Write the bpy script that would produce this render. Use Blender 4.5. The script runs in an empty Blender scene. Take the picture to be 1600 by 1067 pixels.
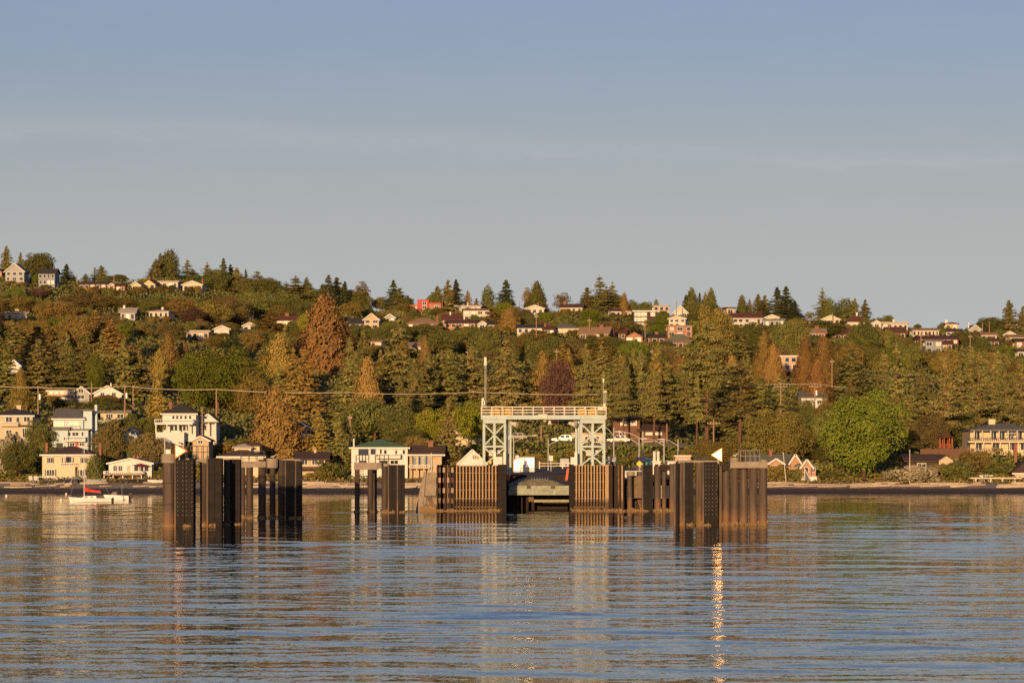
import bpy, math, random
import numpy as np
from mathutils import Vector, Matrix

random.seed(7)
SC = bpy.context.scene
COL = SC.collection

# ------------------------------------------------------------------ camera
F, CAMH, HY = 4900.0, 7.5, 700.0        # focal length in photo pixels, eye height, horizon row
cam_data = bpy.data.cameras.new('camera')
cam = bpy.data.objects.new('camera', cam_data)
COL.objects.link(cam)
cam.location = (0, 0, CAMH)
cam.rotation_euler = (math.radians(90), 0, 0)
cam_data.sensor_width = 36.0
cam_data.lens = 36.0 * F / 1600.0
cam_data.shift_y = (HY - 533.5) / 1600.0
cam_data.clip_start = 1.0
cam_data.clip_end = 20000.0
SC.camera = cam

# ------------------------------------------------------------------ light
SUN_AZ, SUN_EL = math.radians(10), math.radians(6.0)   # behind the camera, to the left
TO_SUN = Vector((-math.sin(SUN_AZ) * math.cos(SUN_EL), -math.cos(SUN_AZ) * math.cos(SUN_EL), math.sin(SUN_EL)))
sun_data = bpy.data.lights.new('sun', 'SUN')
sun_data.energy = 5.0
sun_data.angle = math.radians(0.6)
sun_data.color = (1.0, 0.62, 0.30)
sun = bpy.data.objects.new('sun', sun_data)
COL.objects.link(sun)
sun.rotation_euler = TO_SUN.to_track_quat('Z', 'Y').to_euler()
sun.location = (-200, -400, 200)

world = bpy.data.worlds.new('World')
SC.world = world
world.use_nodes = True
wt = world.node_tree
wt.nodes.clear()
def N(t, kind, **kw):
    n = t.nodes.new(kind)
    for k, v in kw.items():
        setattr(n, k, v)
    return n
sky = N(wt, 'ShaderNodeTexSky', sky_type='NISHITA', sun_disc=False)
sky.sun_elevation = SUN_EL
sky.sun_rotation = math.atan2(TO_SUN.x, TO_SUN.y)
sky.altitude = 10
sky.air_density = 1.0
sky.dust_density = 1.2
sky.ozone_density = 1.6
bg = N(wt, 'ShaderNodeBackground')
bg.inputs['Strength'].default_value = 0.116
wout = N(wt, 'ShaderNodeOutputWorld')
tc = N(wt, 'ShaderNodeTexCoord')
sep = N(wt, 'ShaderNodeSeparateXYZ')
wt.links.new(tc.outputs['Generated'], sep.inputs[0])
def wmath(op, a, b=None, c=None, clamp=False):
    n = N(wt, 'ShaderNodeMath', operation=op, use_clamp=clamp)
    for i, v in enumerate((a, b, c)):
        if v is None: continue
        if isinstance(v, (int, float)): n.inputs[i].default_value = v
        else: wt.links.new(v, n.inputs[i])
    return n.outputs[0]
# a thin worn streak of high cloud across the sky, laid out by compass bearing and height
az = wmath('ARCTAN2', sep.outputs[0], sep.outputs[1])
elv = wmath('ARCSINE', sep.outputs[2])
nz = N(wt, 'ShaderNodeTexNoise')
nz.inputs['Scale'].default_value = 9; nz.inputs['Detail'].default_value = 8; nz.inputs['Roughness'].default_value = 0.65
cx = N(wt, 'ShaderNodeCombineXYZ')
wt.links.new(wmath('MULTIPLY', az, 3.0), cx.inputs[0]); wt.links.new(wmath('MULTIPLY', elv, 9.0), cx.inputs[1])
wt.links.new(cx.outputs[0], nz.inputs['Vector'])
# the line of the streak: 0.0965 rad up in the middle, falling slowly to the right
line = wmath('ADD', wmath('MULTIPLY', az, -0.028), 0.0955)
line = wmath('ADD', line, wmath('MULTIPLY', wmath('SINE', wmath('MULTIPLY', az, 18.0)), -0.0016))
off = wmath('SUBTRACT', elv, line)
off = wmath('ADD', off, wmath('MULTIPLY', wmath('SUBTRACT', nz.outputs['Fac'], 0.5), 0.012))
wid = wmath('ADD', wmath('MULTIPLY', az, -0.005), 0.0028)
wid = wmath('MAXIMUM', wid, 0.0012)
g = wmath('DIVIDE', off, wid)
g = wmath('POWER', 2.718, wmath('MULTIPLY', wmath('MULTIPLY', g, g), -0.7))
nz2 = N(wt, 'ShaderNodeTexNoise')
nz2.inputs['Scale'].default_value = 60; nz2.inputs['Detail'].default_value = 6; nz2.inputs['Roughness'].default_value = 0.7
wt.links.new(cx.outputs[0], nz2.inputs['Vector'])
g = wmath('MULTIPLY', g, wmath('ADD', wmath('MULTIPLY', nz2.outputs['Fac'], 1.6), 0.0))
g = wmath('MULTIPLY', g, wmath('GREATER_THAN', sep.outputs[1], 0.0))
# very faint veil of cirrus below it
veil = wmath('MULTIPLY', wmath('SUBTRACT', nz.outputs['Fac'], 0.45, clamp=True), 0.10)
veil = wmath('MULTIPLY', veil, wmath('LESS_THAN', elv, 0.5))
mixw = N(wt, 'ShaderNodeMix', data_type='RGBA', blend_type='MIX')
tot = wmath('ADD', wmath('MULTIPLY', g, 0.10), veil, clamp=True)
wt.links.new(tot, mixw.inputs['Factor'])
tint = N(wt, 'ShaderNodeMix', data_type='RGBA', blend_type='MULTIPLY')
tint.inputs['Factor'].default_value = 1.0; tint.inputs['B'].default_value = (0.80, 0.735, 1.03, 1)
wt.links.new(sky.outputs[0], tint.inputs['A'])
# pale warm haze low over the land, all the way round
hz = N(wt, 'ShaderNodeMapRange', interpolation_type='SMOOTHSTEP')
hz.inputs['From Min'].default_value = 0.135; hz.inputs['From Max'].default_value = 0.02; hz.inputs['To Max'].default_value = 0.95
wt.links.new(elv, hz.inputs['Value'])
low = N(wt, 'ShaderNodeMix', data_type='RGBA'); low.inputs['B'].default_value = (3.55, 3.70, 3.80, 1)
wt.links.new(hz.outputs[0], low.inputs['Factor']); wt.links.new(tint.outputs['Result'], low.inputs['A'])
wt.links.new(low.outputs['Result'], mixw.inputs['A'])
mixw.inputs['B'].default_value = (5.2, 5.0, 4.8, 1)
wt.links.new(mixw.outputs['Result'], bg.inputs['Color'])
wt.links.new(bg.outputs[0], wout.inputs[0])

SC.view_settings.view_transform = 'Standard'
SC.view_settings.look = 'None'
SC.view_settings.gamma = 1.0
SC.view_settings.exposure = 0.22
SC.view_settings.use_curve_mapping = False
SC.cycles.use_denoising = False
SC.cycles.max_bounces = 6
SC.cycles.diffuse_bounces = 2
SC.cycles.glossy_bounces = 3
SC.cycles.transmission_bounces = 2
SC.cycles.caustics_reflective = True
SC.cycles.sample_clamp_indirect = 40.0

# ------------------------------------------------------------------ helpers
def s_at(D):                 # photo pixels per metre at distance D
    return F / D
def P(px, py, D):            # the point at distance D on the ray through a photo pixel
    return Vector(((px - 800.0) / F * D, D, CAMH + (HY - py) / F * D))
def WX(px, D):
    return (px - 800.0) / F * D
def d_water(py):             # distance at which a pixel row meets the water
    return F * CAMH / (py - HY)

class MB:
    """collects simple solids; build() links them as one mesh object"""
    def __init__(self):
        self.v = []; self.f = []
    def add(self, vs, fs):
        o = len(self.v)
        self.v += [tuple(p) for p in vs]
        self.f += [tuple(i + o for i in f) for f in fs]
        return self
    def box(self, x0, x1, y0, y1, z0, z1):
        v = [(x0,y0,z0),(x1,y0,z0),(x1,y1,z0),(x0,y1,z0),(x0,y0,z1),(x1,y0,z1),(x1,y1,z1),(x0,y1,z1)]
        return self.add(v, [(0,3,2,1),(4,5,6,7),(0,1,5,4),(1,2,6,5),(2,3,7,6),(3,0,4,7)])
    def hexa(self, b, t):     # bottom ring, top ring of equal length
        n = len(b)
        fs = [tuple(range(n))[::-1], tuple(range(n, 2*n))]
        fs += [(i, (i+1) % n, (i+1) % n + n, i + n) for i in range(n)]
        return self.add(list(b) + list(t), fs)
    def beam(self, p, q, w, h=None):
        p, q = Vector(p), Vector(q)
        h = h or w
        d = (q - p).normalized()
        up = Vector((0,0,1)) if abs(d.z) < 0.95 else Vector((0,1,0))
        a = d.cross(up).normalized() * (w/2)
        b = a.cross(d).normalized() * (h/2)
        r0 = [p-a-b, p+a-b, p+a+b, p-a+b]; r1 = [q-a-b, q+a-b, q+a+b, q-a+b]
        return self.hexa(r0, r1)
    def tube(self, p, q, r0, r1=None, n=8):
        p, q = Vector(p), Vector(q)
        r1 = r0 if r1 is None else r1
        d = (q - p).normalized()
        up = Vector((0,0,1)) if abs(d.z) < 0.95 else Vector((0,1,0))
        a = d.cross(up).normalized(); b = a.cross(d).normalized()
        ring = lambda c, r: [c + (a*math.cos(t) + b*math.sin(t))*r for t in [2*math.pi*i/n for i in range(n)]]
        return self.hexa(ring(p, r0), ring(q, r1))
    def path(self, pts, r, n=6):
        for i in range(len(pts)-1):
            self.tube(pts[i], pts[i+1], r, r, n)
        return self
    def build(self, name, m, parent=None, smooth=False):
        return link(name, self.mesh(name, m, smooth), parent)
    def mesh(self, name, m, smooth=False):
        me = bpy.data.meshes.new(name)
        me.from_pydata(self.v, [], self.f)
        if smooth:
            me.polygons.foreach_set('use_smooth', [True]*len(me.polygons))
        me.materials.append(m)
        me.update()
        return me

def link(name, me, parent=None):
    o = bpy.data.objects.new(name, me)
    COL.objects.link(o)
    if parent is not None: o.parent = parent
    return o
def thing(name, label, cat, loc=(0,0,0), rz=0.0, group=None):
    o = bpy.data.objects.new(name, None)
    COL.objects.link(o)
    o.location = loc; o.rotation_euler = (0,0,rz)
    o.empty_display_size = 0.5
    tag(o, label, cat, group)
    return o
def tag(o, label, cat, group=None, kind=None):
    if label: o['label'] = label
    if cat: o['category'] = cat
    if group: o['group'] = group
    if kind: o['kind'] = kind
    return o
def fast_mesh(name, V, Q, m):
    V = np.asarray(V, np.float32); Q = np.asarray(Q, np.int32)
    me = bpy.data.meshes.new(name)
    k = Q.shape[1]
    me.vertices.add(len(V)); me.vertices.foreach_set('co', V.ravel())
    me.loops.add(Q.size); me.loops.foreach_set('vertex_index', Q.ravel())
    me.polygons.add(len(Q))
    me.polygons.foreach_set('loop_start', np.arange(0, Q.size, k, dtype=np.int32))
    me.polygons.foreach_set('loop_total', np.full(len(Q), k, np.int32))
    me.materials.append(m)
    me.update(calc_edges=True)
    return me

# ------------------------------------------------------------------ materials
MATS = {}
def mat(name, col, rough=0.8, var=0.25, scale=1.5, metal=0.0, spec=0.3, bump=0.0, col2=None, stretch=(1,1,1), obj_rand=0.0):
    if name in MATS: return MATS[name]
    m = bpy.data.materials.new(name); m.use_nodes = True
    t = m.node_tree; p = t.nodes['Principled BSDF']
    p.inputs['Roughness'].default_value = rough
    p.inputs['Metallic'].default_value = metal
    p.inputs['Specular IOR Level'].default_value = spec
    co = N(t, 'ShaderNodeNewGeometry')
    mp = N(t, 'ShaderNodeMapping'); mp.inputs['Scale'].default_value = stretch
    t.links.new(co.outputs['Position'], mp.inputs['Vector'])
    n1 = N(t, 'ShaderNodeTexNoise'); n1.inputs['Scale'].default_value = scale
    n1.inputs['Detail'].default_value = 5; n1.inputs['Roughness'].default_value = 0.65
    t.links.new(mp.outputs[0], n1.inputs['Vector'])
    rmp = N(t, 'ShaderNodeMapRange'); rmp.inputs['From Min'].default_value = 0.3; rmp.inputs['From Max'].default_value = 0.7
    t.links.new(n1.outputs['Fac'], rmp.inputs['Value'])
    mx = N(t, 'ShaderNodeMix', data_type='RGBA')
    c2 = col2 or tuple(c * (1 - var) for c in col)
    mx.inputs['A'].default_value = (*col, 1); mx.inputs['B'].default_value = (*c2, 1)
    t.links.new(rmp.outputs[0], mx.inputs['Factor'])
    last = mx.outputs['Result']
    if obj_rand:
        oi = N(t, 'ShaderNodeObjectInfo'); hs = N(t, 'ShaderNodeHueSaturation')
        mr = N(t, 'ShaderNodeMapRange'); mr.inputs['To Min'].default_value = 1 - obj_rand; mr.inputs['To Max'].default_value = 1 + obj_rand
        t.links.new(oi.outputs['Random'], mr.inputs['Value']); t.links.new(mr.outputs[0], hs.inputs['Value'])
        t.links.new(last, hs.inputs['Color']); last = hs.outputs[0]
    t.links.new(last, p.inputs['Base Color'])
    if bump:
        b = N(t, 'ShaderNodeBump'); b.inputs['Distance'].default_value = bump; b.inputs['Strength'].default_value = 0.6
        t.links.new(n1.outputs['Fac'], b.inputs['Height']); t.links.new(b.outputs[0], p.inputs['Normal'])
    MATS[name] = m
    return m

def leaf_mat(name, c1, c2, c3, trans=0.0):
    """foliage: every leaf clump has its own tint, every tree its own shift"""
    if name in MATS: return MATS[name]
    m = bpy.data.materials.new(name); m.use_nodes = True
    t = m.node_tree; p = t.nodes['Principled BSDF']
    p.inputs['Roughness'].default_value = 0.85; p.inputs['Specular IOR Level'].default_value = 0.15
    ge = N(t, 'ShaderNodeNewGeometry')
    cr = N(t, 'ShaderNodeValToRGB')
    e = cr.color_ramp.elements
    c1 = tuple(0.55*p + 0.45*q for p, q in zip(c1, c2)); c3 = tuple(0.5*p + 0.5*q for p, q in zip(c3, c2))
    e[0].position = 0.0; e[0].color = (*c1, 1); e[1].position = 1.0; e[1].color = (*c3, 1)
    x = e.new(0.55); x.color = (*c2, 1)
    nz = N(t, 'ShaderNodeTexNoise'); nz.inputs['Scale'].default_value = 0.35; nz.inputs['Detail'].default_value = 2
    t.links.new(ge.outputs['Position'], nz.inputs['Vector'])
    ad = N(t, 'ShaderNodeMath', operation='MULTIPLY_ADD'); ad.inputs[1].default_value = 0.55
    sb = N(t, 'ShaderNodeMapRange'); sb.inputs['From Min'].default_value = 0.35; sb.inputs['From Max'].default_value = 0.65; sb.inputs['To Max'].default_value = 0.5
    t.links.new(nz.outputs['Fac'], sb.inputs['Value'])
    t.links.new(ge.outputs['Random Per Island'], ad.inputs[0]); t.links.new(sb.outputs[0], ad.inputs[2])
    t.links.new(ad.outputs[0], cr.inputs['Fac'])
    oi = N(t, 'ShaderNodeObjectInfo'); hs = N(t, 'ShaderNodeHueSaturation')
    mr = N(t, 'ShaderNodeMapRange'); mr.inputs['To Min'].default_value = 0.72; mr.inputs['To Max'].default_value = 1.3
    t.links.new(oi.outputs['Random'], mr.inputs['Value']); t.links.new(mr.outputs[0], hs.inputs['Value'])
    ml = N(t, 'ShaderNodeMath', operation='MULTIPLY'); ml.inputs[1].default_value = 7.31
    fr = N(t, 'ShaderNodeMath', operation='FRACT')
    mr2 = N(t, 'ShaderNodeMapRange'); mr2.inputs['To Min'].default_value = 0.485; mr2.inputs['To Max'].default_value = 0.515
    t.links.new(oi.outputs['Random'], ml.inputs[0]); t.links.new(ml.outputs[0], fr.inputs[0]); t.links.new(fr.outputs[0], mr2.inputs['Value'])
    t.links.new(mr2.outputs[0], hs.inputs['Hue'])
    t.links.new(cr.outputs[0], hs.inputs['Color']); t.links.new(hs.outputs[0], p.inputs['Base Color'])
    MATS[name] = m
    return m

M_WHITE = mat('white_paint', (0.62,0.60,0.55), 0.6, 0.10)
M_CREAM = mat('cream_paint', (0.58,0.49,0.33), 0.7, 0.10)
M_TAN = mat('tan_siding', (0.50,0.38,0.24), 0.75, 0.15)
M_BEIGE = mat('beige_stucco', (0.50,0.42,0.30), 0.8, 0.10)
M_YELLOW = mat('pale_yellow_paint', (0.55,0.46,0.24), 0.7, 0.12)
M_BLUE = mat('pale_blue_siding', (0.46,0.56,0.58), 0.7, 0.08)
M_GREY = mat('grey_siding', (0.34,0.35,0.34), 0.8, 0.15)
M_BROWN = mat('brown_siding', (0.16,0.085,0.05), 0.8, 0.25)
M_DKBROWN = mat('dark_brown_siding', (0.07,0.045,0.035), 0.8, 0.25)
M_BRICK = mat('red_brick', (0.27,0.12,0.075), 0.85, 0.35, 6)
M_PINKBRICK = mat('pink_siding', (0.42,0.24,0.165), 0.8, 0.18)
M_RED = mat('red_paint', (0.42,0.045,0.035), 0.6, 0.12)
M_ORANGE = mat('orange_stucco', (0.38,0.19,0.105), 0.8, 0.15)
M_PEACH = mat('peach_stucco', (0.50,0.34,0.23), 0.8, 0.12)
M_SLATE = mat('blue_grey_siding', (0.22,0.25,0.28), 0.8, 0.15)
R_BROWN = mat('brown_shingle', (0.10,0.062,0.045), 0.9, 0.35, 3)
R_DARK = mat('charcoal_shingle', (0.055,0.050,0.048), 0.9, 0.35, 3)
R_GREY = mat('grey_shingle', (0.16,0.155,0.14), 0.9, 0.3, 3)
R_RED = mat('red_brown_tile', (0.13,0.055,0.038), 0.85, 0.35, 3)
R_TAN = mat('tan_shingle', (0.32,0.20,0.12), 0.9, 0.25, 3)
R_GREEN = mat('green_shingle', (0.10,0.19,0.09), 0.8, 0.25, 3)
R_SAGE = mat('sage_grey_shingle', (0.17,0.17,0.12), 0.9, 0.25, 3)
R_PALE = mat('pale_flat_roof', (0.42,0.37,0.32), 0.9, 0.2, 3)
GLASS = mat('window_glass', (0.03,0.035,0.04), 0.03, 0.4, 0.6, spec=0.8)
GLARE_PANE = mat('painted_window_glare', (0.62,0.58,0.48), 0.35, 0.25, 0.9)  # bright window reflection, put into the pane colour
WOOD = mat('weathered_wood', (0.30,0.21,0.14), 0.85, 0.35, 4, stretch=(1,1,0.15))
BARK = mat('bark', (0.16,0.085,0.05), 0.9, 0.4, 2.0, stretch=(2,2,0.4))
POLEWOOD = mat('pole_wood', (0.34,0.22,0.14), 0.85, 0.25, 3, stretch=(2,2,0.3))
METAL = mat('galvanised_metal', (0.52,0.53,0.50), 0.45, 0.15, 2, metal=0.3)
M_OFF = mat('weathered_white_paint', (0.54,0.50,0.43), 0.7, 0.15)
M_GEL = mat('white_gelcoat', (0.80,0.79,0.75), 0.35, 0.06)
LAMPMETAL = mat('lamp_metal', (0.42,0.41,0.37), 0.45, 0.1, 2)
DARK = mat('dark_metal', (0.03,0.03,0.03), 0.6, 0.3)

# ------------------------------------------------------------------ terrain
DK = [440, 500, 525, 532, 545, 560, 590, 640, 700, 780, 850, 930, 1000, 1060, 1110]
XK = [0, 250, 400, 600, 800, 1000, 1200, 1600]
YK = np.array([   # photo row of the ground at each distance (from 525 m on), one line per column of XK
 [770,761,750,740,702,650,622,575,540,500,468,446,437],
 [770,761,750,741,708,664,630,582,545,505,472,452,443],
 [770,761,750,742,712,672,640,595,558,520,492,476,468],
 [770,762,751,740,706,674,645,603,570,536,508,494,486],
 [770,763,752,737,693,672,648,610,580,550,522,506,497],
 [770,762,751,737,700,680,652,612,580,550,522,504,494],
 [770,761,751,738,716,690,660,618,585,556,533,515,503],
 [770,761,752,740,714,690,662,624,596,568,548,532,523]], float)
ZK = CAMH + (HY - YK) / F * np.array(DK[2:], float)
ZK = np.hstack([np.full((8,1), -4.0), np.full((8,1), -1.0), ZK])
ZK = np.hstack([ZK, ZK[:, -1:] + 1.2, ZK[:, -1:] - 2.0, ZK[:, -1:] - 40.0])
DKX = np.array(DK + [1180, 1500, 5000], float)
def _bump(X, D):
    a = np.clip((D - 550) / 60, 0, 1)
    return a * (0.9*np.sin(X*0.055 + 1.3)*np.sin(D*0.047) + 0.5*np.sin(X*0.13 + D*0.09))
def ground(X, D):
    X = np.asarray(X, float); D = np.asarray(D, float)
    u = np.clip(X / np.maximum(D, 1) * F + 800, 0, 1600)
    ci = np.clip(np.searchsorted(XK, u, 'right') - 1, 0, len(XK) - 2)
    xk = np.array(XK, float)
    fu = (u - xk[ci]) / (xk[ci+1] - xk[ci])
    fu = fu*fu*(3 - 2*fu)
    di = np.clip(np.searchsorted(DKX, D, 'right') - 1, 0, len(DKX) - 2)
    fd = np.clip((D - DKX[di]) / (DKX[di+1] - DKX[di]), 0, 1)
    z0 = ZK[ci, di]*(1-fd) + ZK[ci, di+1]*fd
    z1 = ZK[ci+1, di]*(1-fd) + ZK[ci+1, di+1]*fd
    return z0*(1-fu) + z1*fu + _bump(X, D)
def gz(X, D): return float(ground(X, D))
def hit(px, py, d0=528, d1=1112):      # distance where the ray through a pixel meets the ground
    D = np.arange(d0, d1, 1.0)
    zr = CAMH + (HY - py)/F*D
    k = np.nonzero(ground((px-800)/F*D, D) >= zr)[0]
    return float(D[k[0]]) if len(k) else float(d1)

def terrain_mat():
    m = bpy.data.materials.new('hillside_ground'); m.use_nodes = True
    t = m.node_tree; p = t.nodes['Principled BSDF']; p.inputs['Roughness'].default_value = 0.95
    p.inputs['Specular IOR Level'].default_value = 0.1
    ge = N(t, 'ShaderNodeNewGeometry'); sp = N(t, 'ShaderNodeSeparateXYZ'); t.links.new(ge.outputs['Position'], sp.inputs[0])
    n1 = N(t, 'ShaderNodeTexNoise'); n1.inputs['Scale'].default_value = 0.12; n1.inputs['Detail'].default_value = 7; n1.inputs['Roughness'].default_value = 0.7
    t.links.new(ge.outputs['Position'], n1.inputs['Vector'])
    cr = N(t, 'ShaderNodeValToRGB'); e = cr.color_ramp.elements
    e[0].position = 0.35; e[0].color = (0.035,0.045,0.012,1); e[1].position = 0.65; e[1].color = (0.10,0.085,0.030,1)
    t.links.new(n1.outputs['Fac'], cr.inputs[0])
    n2 = N(t, 'ShaderNodeTexNoise'); n2.inputs['Scale'].default_value = 1.2; n2.inputs['Detail'].default_value = 5
    t.links.new(ge.outputs['Position'], n2.inputs['Vector'])
    h = N(t, 'ShaderNodeMath', operation='MULTIPLY_ADD'); h.inputs[1].default_value = 0.5
    t.links.new(n2.outputs['Fac'], h.inputs[0]); t.links.new(sp.outputs[2], h.inputs[2])
    b = N(t, 'ShaderNodeValToRGB'); b.color_ramp.interpolation = 'LINEAR'
    mr = N(t, 'ShaderNodeMapRange'); mr.inputs['From Max'].default_value = 3.0
    t.links.new(h.outputs[0], mr.inputs['Value']); t.links.new(mr.outputs[0], b.inputs[0])
    e = b.color_ramp.elements
    e[0].position = 0.0; e[0].color = (0.075,0.062,0.052,1)
    e[1].position = 0.30; e[1].color = (0.095,0.078,0.064,1)
    for pos, c in ((0.345, (0.34,0.27,0.19)), (0.52, (0.38,0.31,0.23)), (0.62, (0.22,0.19,0.10)), (0.78, (0.13,0.115,0.045))):
        x = e.new(pos); x.color = (*c, 1)
    st = N(t, 'ShaderNodeMapRange'); st.inputs['From Min'].default_value = 2.1; st.inputs['From Max'].default_value = 2.6
    t.links.new(h.outputs[0], st.inputs['Value'])
    mx = N(t, 'ShaderNodeMix', data_type='RGBA')
    t.links.new(st.outputs[0], mx.inputs['Factor']); t.links.new(b.outputs[0], mx.inputs['A']); t.links.new(cr.outputs[0], mx.inputs['B'])
    t.links.new(mx.outputs['Result'], p.inputs['Base Color'])
    return m
us = np.concatenate([np.arange(-3000, -200, 200), np.arange(-200, 1801, 12.5), np.arange(2000, 4801, 200)])
ds = np.concatenate([np.arange(440, 525, 12), np.arange(525, 600, 2.5), np.arange(600, 1180, 8), np.array([1180,1250,1500,2200,3500,5000])])
UU, DD = np.meshgrid(us, ds)
XX = (UU - 800)/F*DD
ZZ = ground(XX, DD)
nu, nd = len(us), len(ds)
idx = np.arange(nu*nd).reshape(nd, nu)
Q = np.stack([idx[:-1,:-1], idx[:-1,1:], idx[1:,1:], idx[1:,:-1]], -1).reshape(-1,4)
hill = link('hillside', fast_mesh('hillside', np.stack([XX,DD,ZZ],-1).reshape(-1,3), Q, terrain_mat()))
hill['kind'] = 'structure'
hill.data.polygons.foreach_set('use_smooth', [True]*len(hill.data.polygons))

# ------------------------------------------------------------------ water
def water_mat():
    m = bpy.data.materials.new('sound_water'); m.use_nodes = True
    t = m.node_tree; p = t.nodes['Principled BSDF']
    p.inputs['Base Color'].default_value = (0.012,0.022,0.022,1)
    p.inputs['Roughness'].default_value = 0.03; p.inputs['IOR'].default_value = 1.333
    ge = N(t, 'ShaderNodeNewGeometry')
    def slopes(scale, stretch, ax, ay, detail=1.0, rot=0.0):
        mp = N(t, 'ShaderNodeMapping'); mp.inputs['Scale'].default_value = (scale*stretch, scale, scale)
        mp.inputs['Rotation'].default_value = (0,0,rot)
        t.links.new(ge.outputs['Position'], mp.inputs['Vector'])
        n = N(t, 'ShaderNodeTexNoise'); n.inputs['Scale'].default_value = 1.0; n.inputs['Detail'].default_value = detail; n.inputs['Roughness'].default_value = 0.5
        t.links.new(mp.outputs[0], n.inputs['Vector'])
        v = N(t, 'ShaderNodeVectorMath', operation='SUBTRACT'); v.inputs[1].default_value = (0.5,0.5,0.5)
        t.links.new(n.outputs['Color'], v.inputs[0])
        w = N(t, 'ShaderNodeVectorMath', operation='MULTIPLY'); w.inputs[1].default_value = (ax, ay, 0)
        t.links.new(v.outputs[0], w.inputs[0])
        return w.outputs[0]
    def vadd(a, b):
        n = N(t, 'ShaderNodeVectorMath', operation='ADD'); t.links.new(a, n.inputs[0]); t.links.new(b, n.inputs[1]); return n.outputs[0]
    small = slopes(2.6, 0.7, 0.085, 0.12, 3.0, 0.2)
    fine = slopes(9.0, 0.8, 0.11, 0.13, 2.0, -0.3)
    # calm and ruffled patches
    mp = N(t, 'ShaderNodeMapping'); mp.inputs['Scale'].default_value = (0.012, 0.022, 1)
    t.links.new(ge.outputs['Position'], mp.inputs['Vector'])
    nz = N(t, 'ShaderNodeTexNoise'); nz.inputs['Scale'].default_value = 1.0; nz.inputs['Detail'].default_value = 3
    t.links.new(mp.outputs[0], nz.inputs['Vector'])
    mr = N(t, 'ShaderNodeMapRange'); mr.inputs['From Min'].default_value = 0.35; mr.inputs['From Max'].default_value = 0.65
    mr.inputs['To Min'].default_value = 0.45; mr.inputs['To Max'].default_value = 1.15
    t.links.new(nz.outputs['Fac'], mr.inputs['Value'])
    # sheltered, flatter water close to the shore
    sp = N(t, 'ShaderNodeSeparateXYZ'); t.links.new(ge.outputs['Position'], sp.inputs[0])
    sh = N(t, 'ShaderNodeMapRange'); sh.inputs['From Min'].default_value = 250; sh.inputs['From Max'].default_value = 420
    sh.inputs['To Min'].default_value = 1.0; sh.inputs['To Max'].default_value = 0.6
    t.links.new(sp.outputs[1], sh.inputs['Value'])
    ml = N(t, 'ShaderNodeMath', operation='MULTIPLY'); t.links.new(mr.outputs[0], ml.inputs[0]); t.links.new(sh.outputs[0], ml.inputs[1])
    tot = vadd(small, fine)
    sc = N(t, 'ShaderNodeVectorMath', operation='SCALE'); t.links.new(tot, sc.inputs[0]); t.links.new(ml.outputs[0], sc.inputs['Scale'])
    up = N(t, 'ShaderNodeVectorMath', operation='ADD'); t.links.new(ge.outputs['Normal'], up.inputs[1]); t.links.new(sc.outputs[0], up.inputs[0])
    nm = N(t, 'ShaderNodeVectorMath', operation='NORMALIZE'); t.links.new(up.outputs[0], nm.inputs[0])
    t.links.new(nm.outputs[0], p.inputs['Normal'])
    return m
wu = np.concatenate([np.arange(-9000, -600, 600), np.arange(-600, -200, 50), np.arange(-200, 1801, 8.0), np.arange(1850, 2250, 50), np.arange(2300, 10601, 600)])
wd = np.concatenate([np.array([-800,-300,-100,-20,10,30]), np.arange(40, 92, 1.5), np.arange(92, 250, 0.30), np.arange(250, 430, 0.6), np.arange(430, 562, 2.0)])
WU, WD = np.meshgrid(wu, wd)
WXX = (WU - 800)/F*np.maximum(WD, 60) * np.where(WD < 60, 6.0, 1.0)
wr = np.random.default_rng(12)
WZ = np.zeros_like(WXX)
NW = 46
for k in range(NW):
    lam = 1.6*(14.0/1.6)**wr.random()
    th = wr.normal(0, 0.38)                    # crests lie mostly across the slip
    kx, ky = 2*np.pi/lam*np.sin(th), 2*np.pi/lam*np.cos(th)
    WZ += 0.024*np.sqrt(2/NW)*lam/(2*np.pi)*np.sin(kx*WXX + ky*WD + wr.uniform(0, 6.28))
patch = 1.0 + 0.35*np.sin(WXX*0.045 + 1.1 + 1.5*np.sin(WD*0.021))*np.sin(WD*0.052 + 0.6*np.sin(WXX*0.06)) + 0.2*np.sin(WD*0.11 + WXX*0.02)
shelter = np.interp(WD, [250, 330, 420, 520], [1.0, 0.85, 0.6, 0.35])
WZ *= patch*shelter*(WD > 35)
ni, nj = len(wd), len(wu)
wi = np.arange(ni*nj).reshape(ni, nj)
WQ = np.stack([wi[:-1,:-1], wi[:-1,1:], wi[1:,1:], wi[1:,:-1]], -1).reshape(-1,4)
water = link('water', fast_mesh('water', np.stack([WXX,WD,WZ],-1).reshape(-1,3), WQ, water_mat()))
water.data.polygons.foreach_set('use_smooth', [True]*len(water.data.polygons))
water['kind'] = 'structure'

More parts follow.
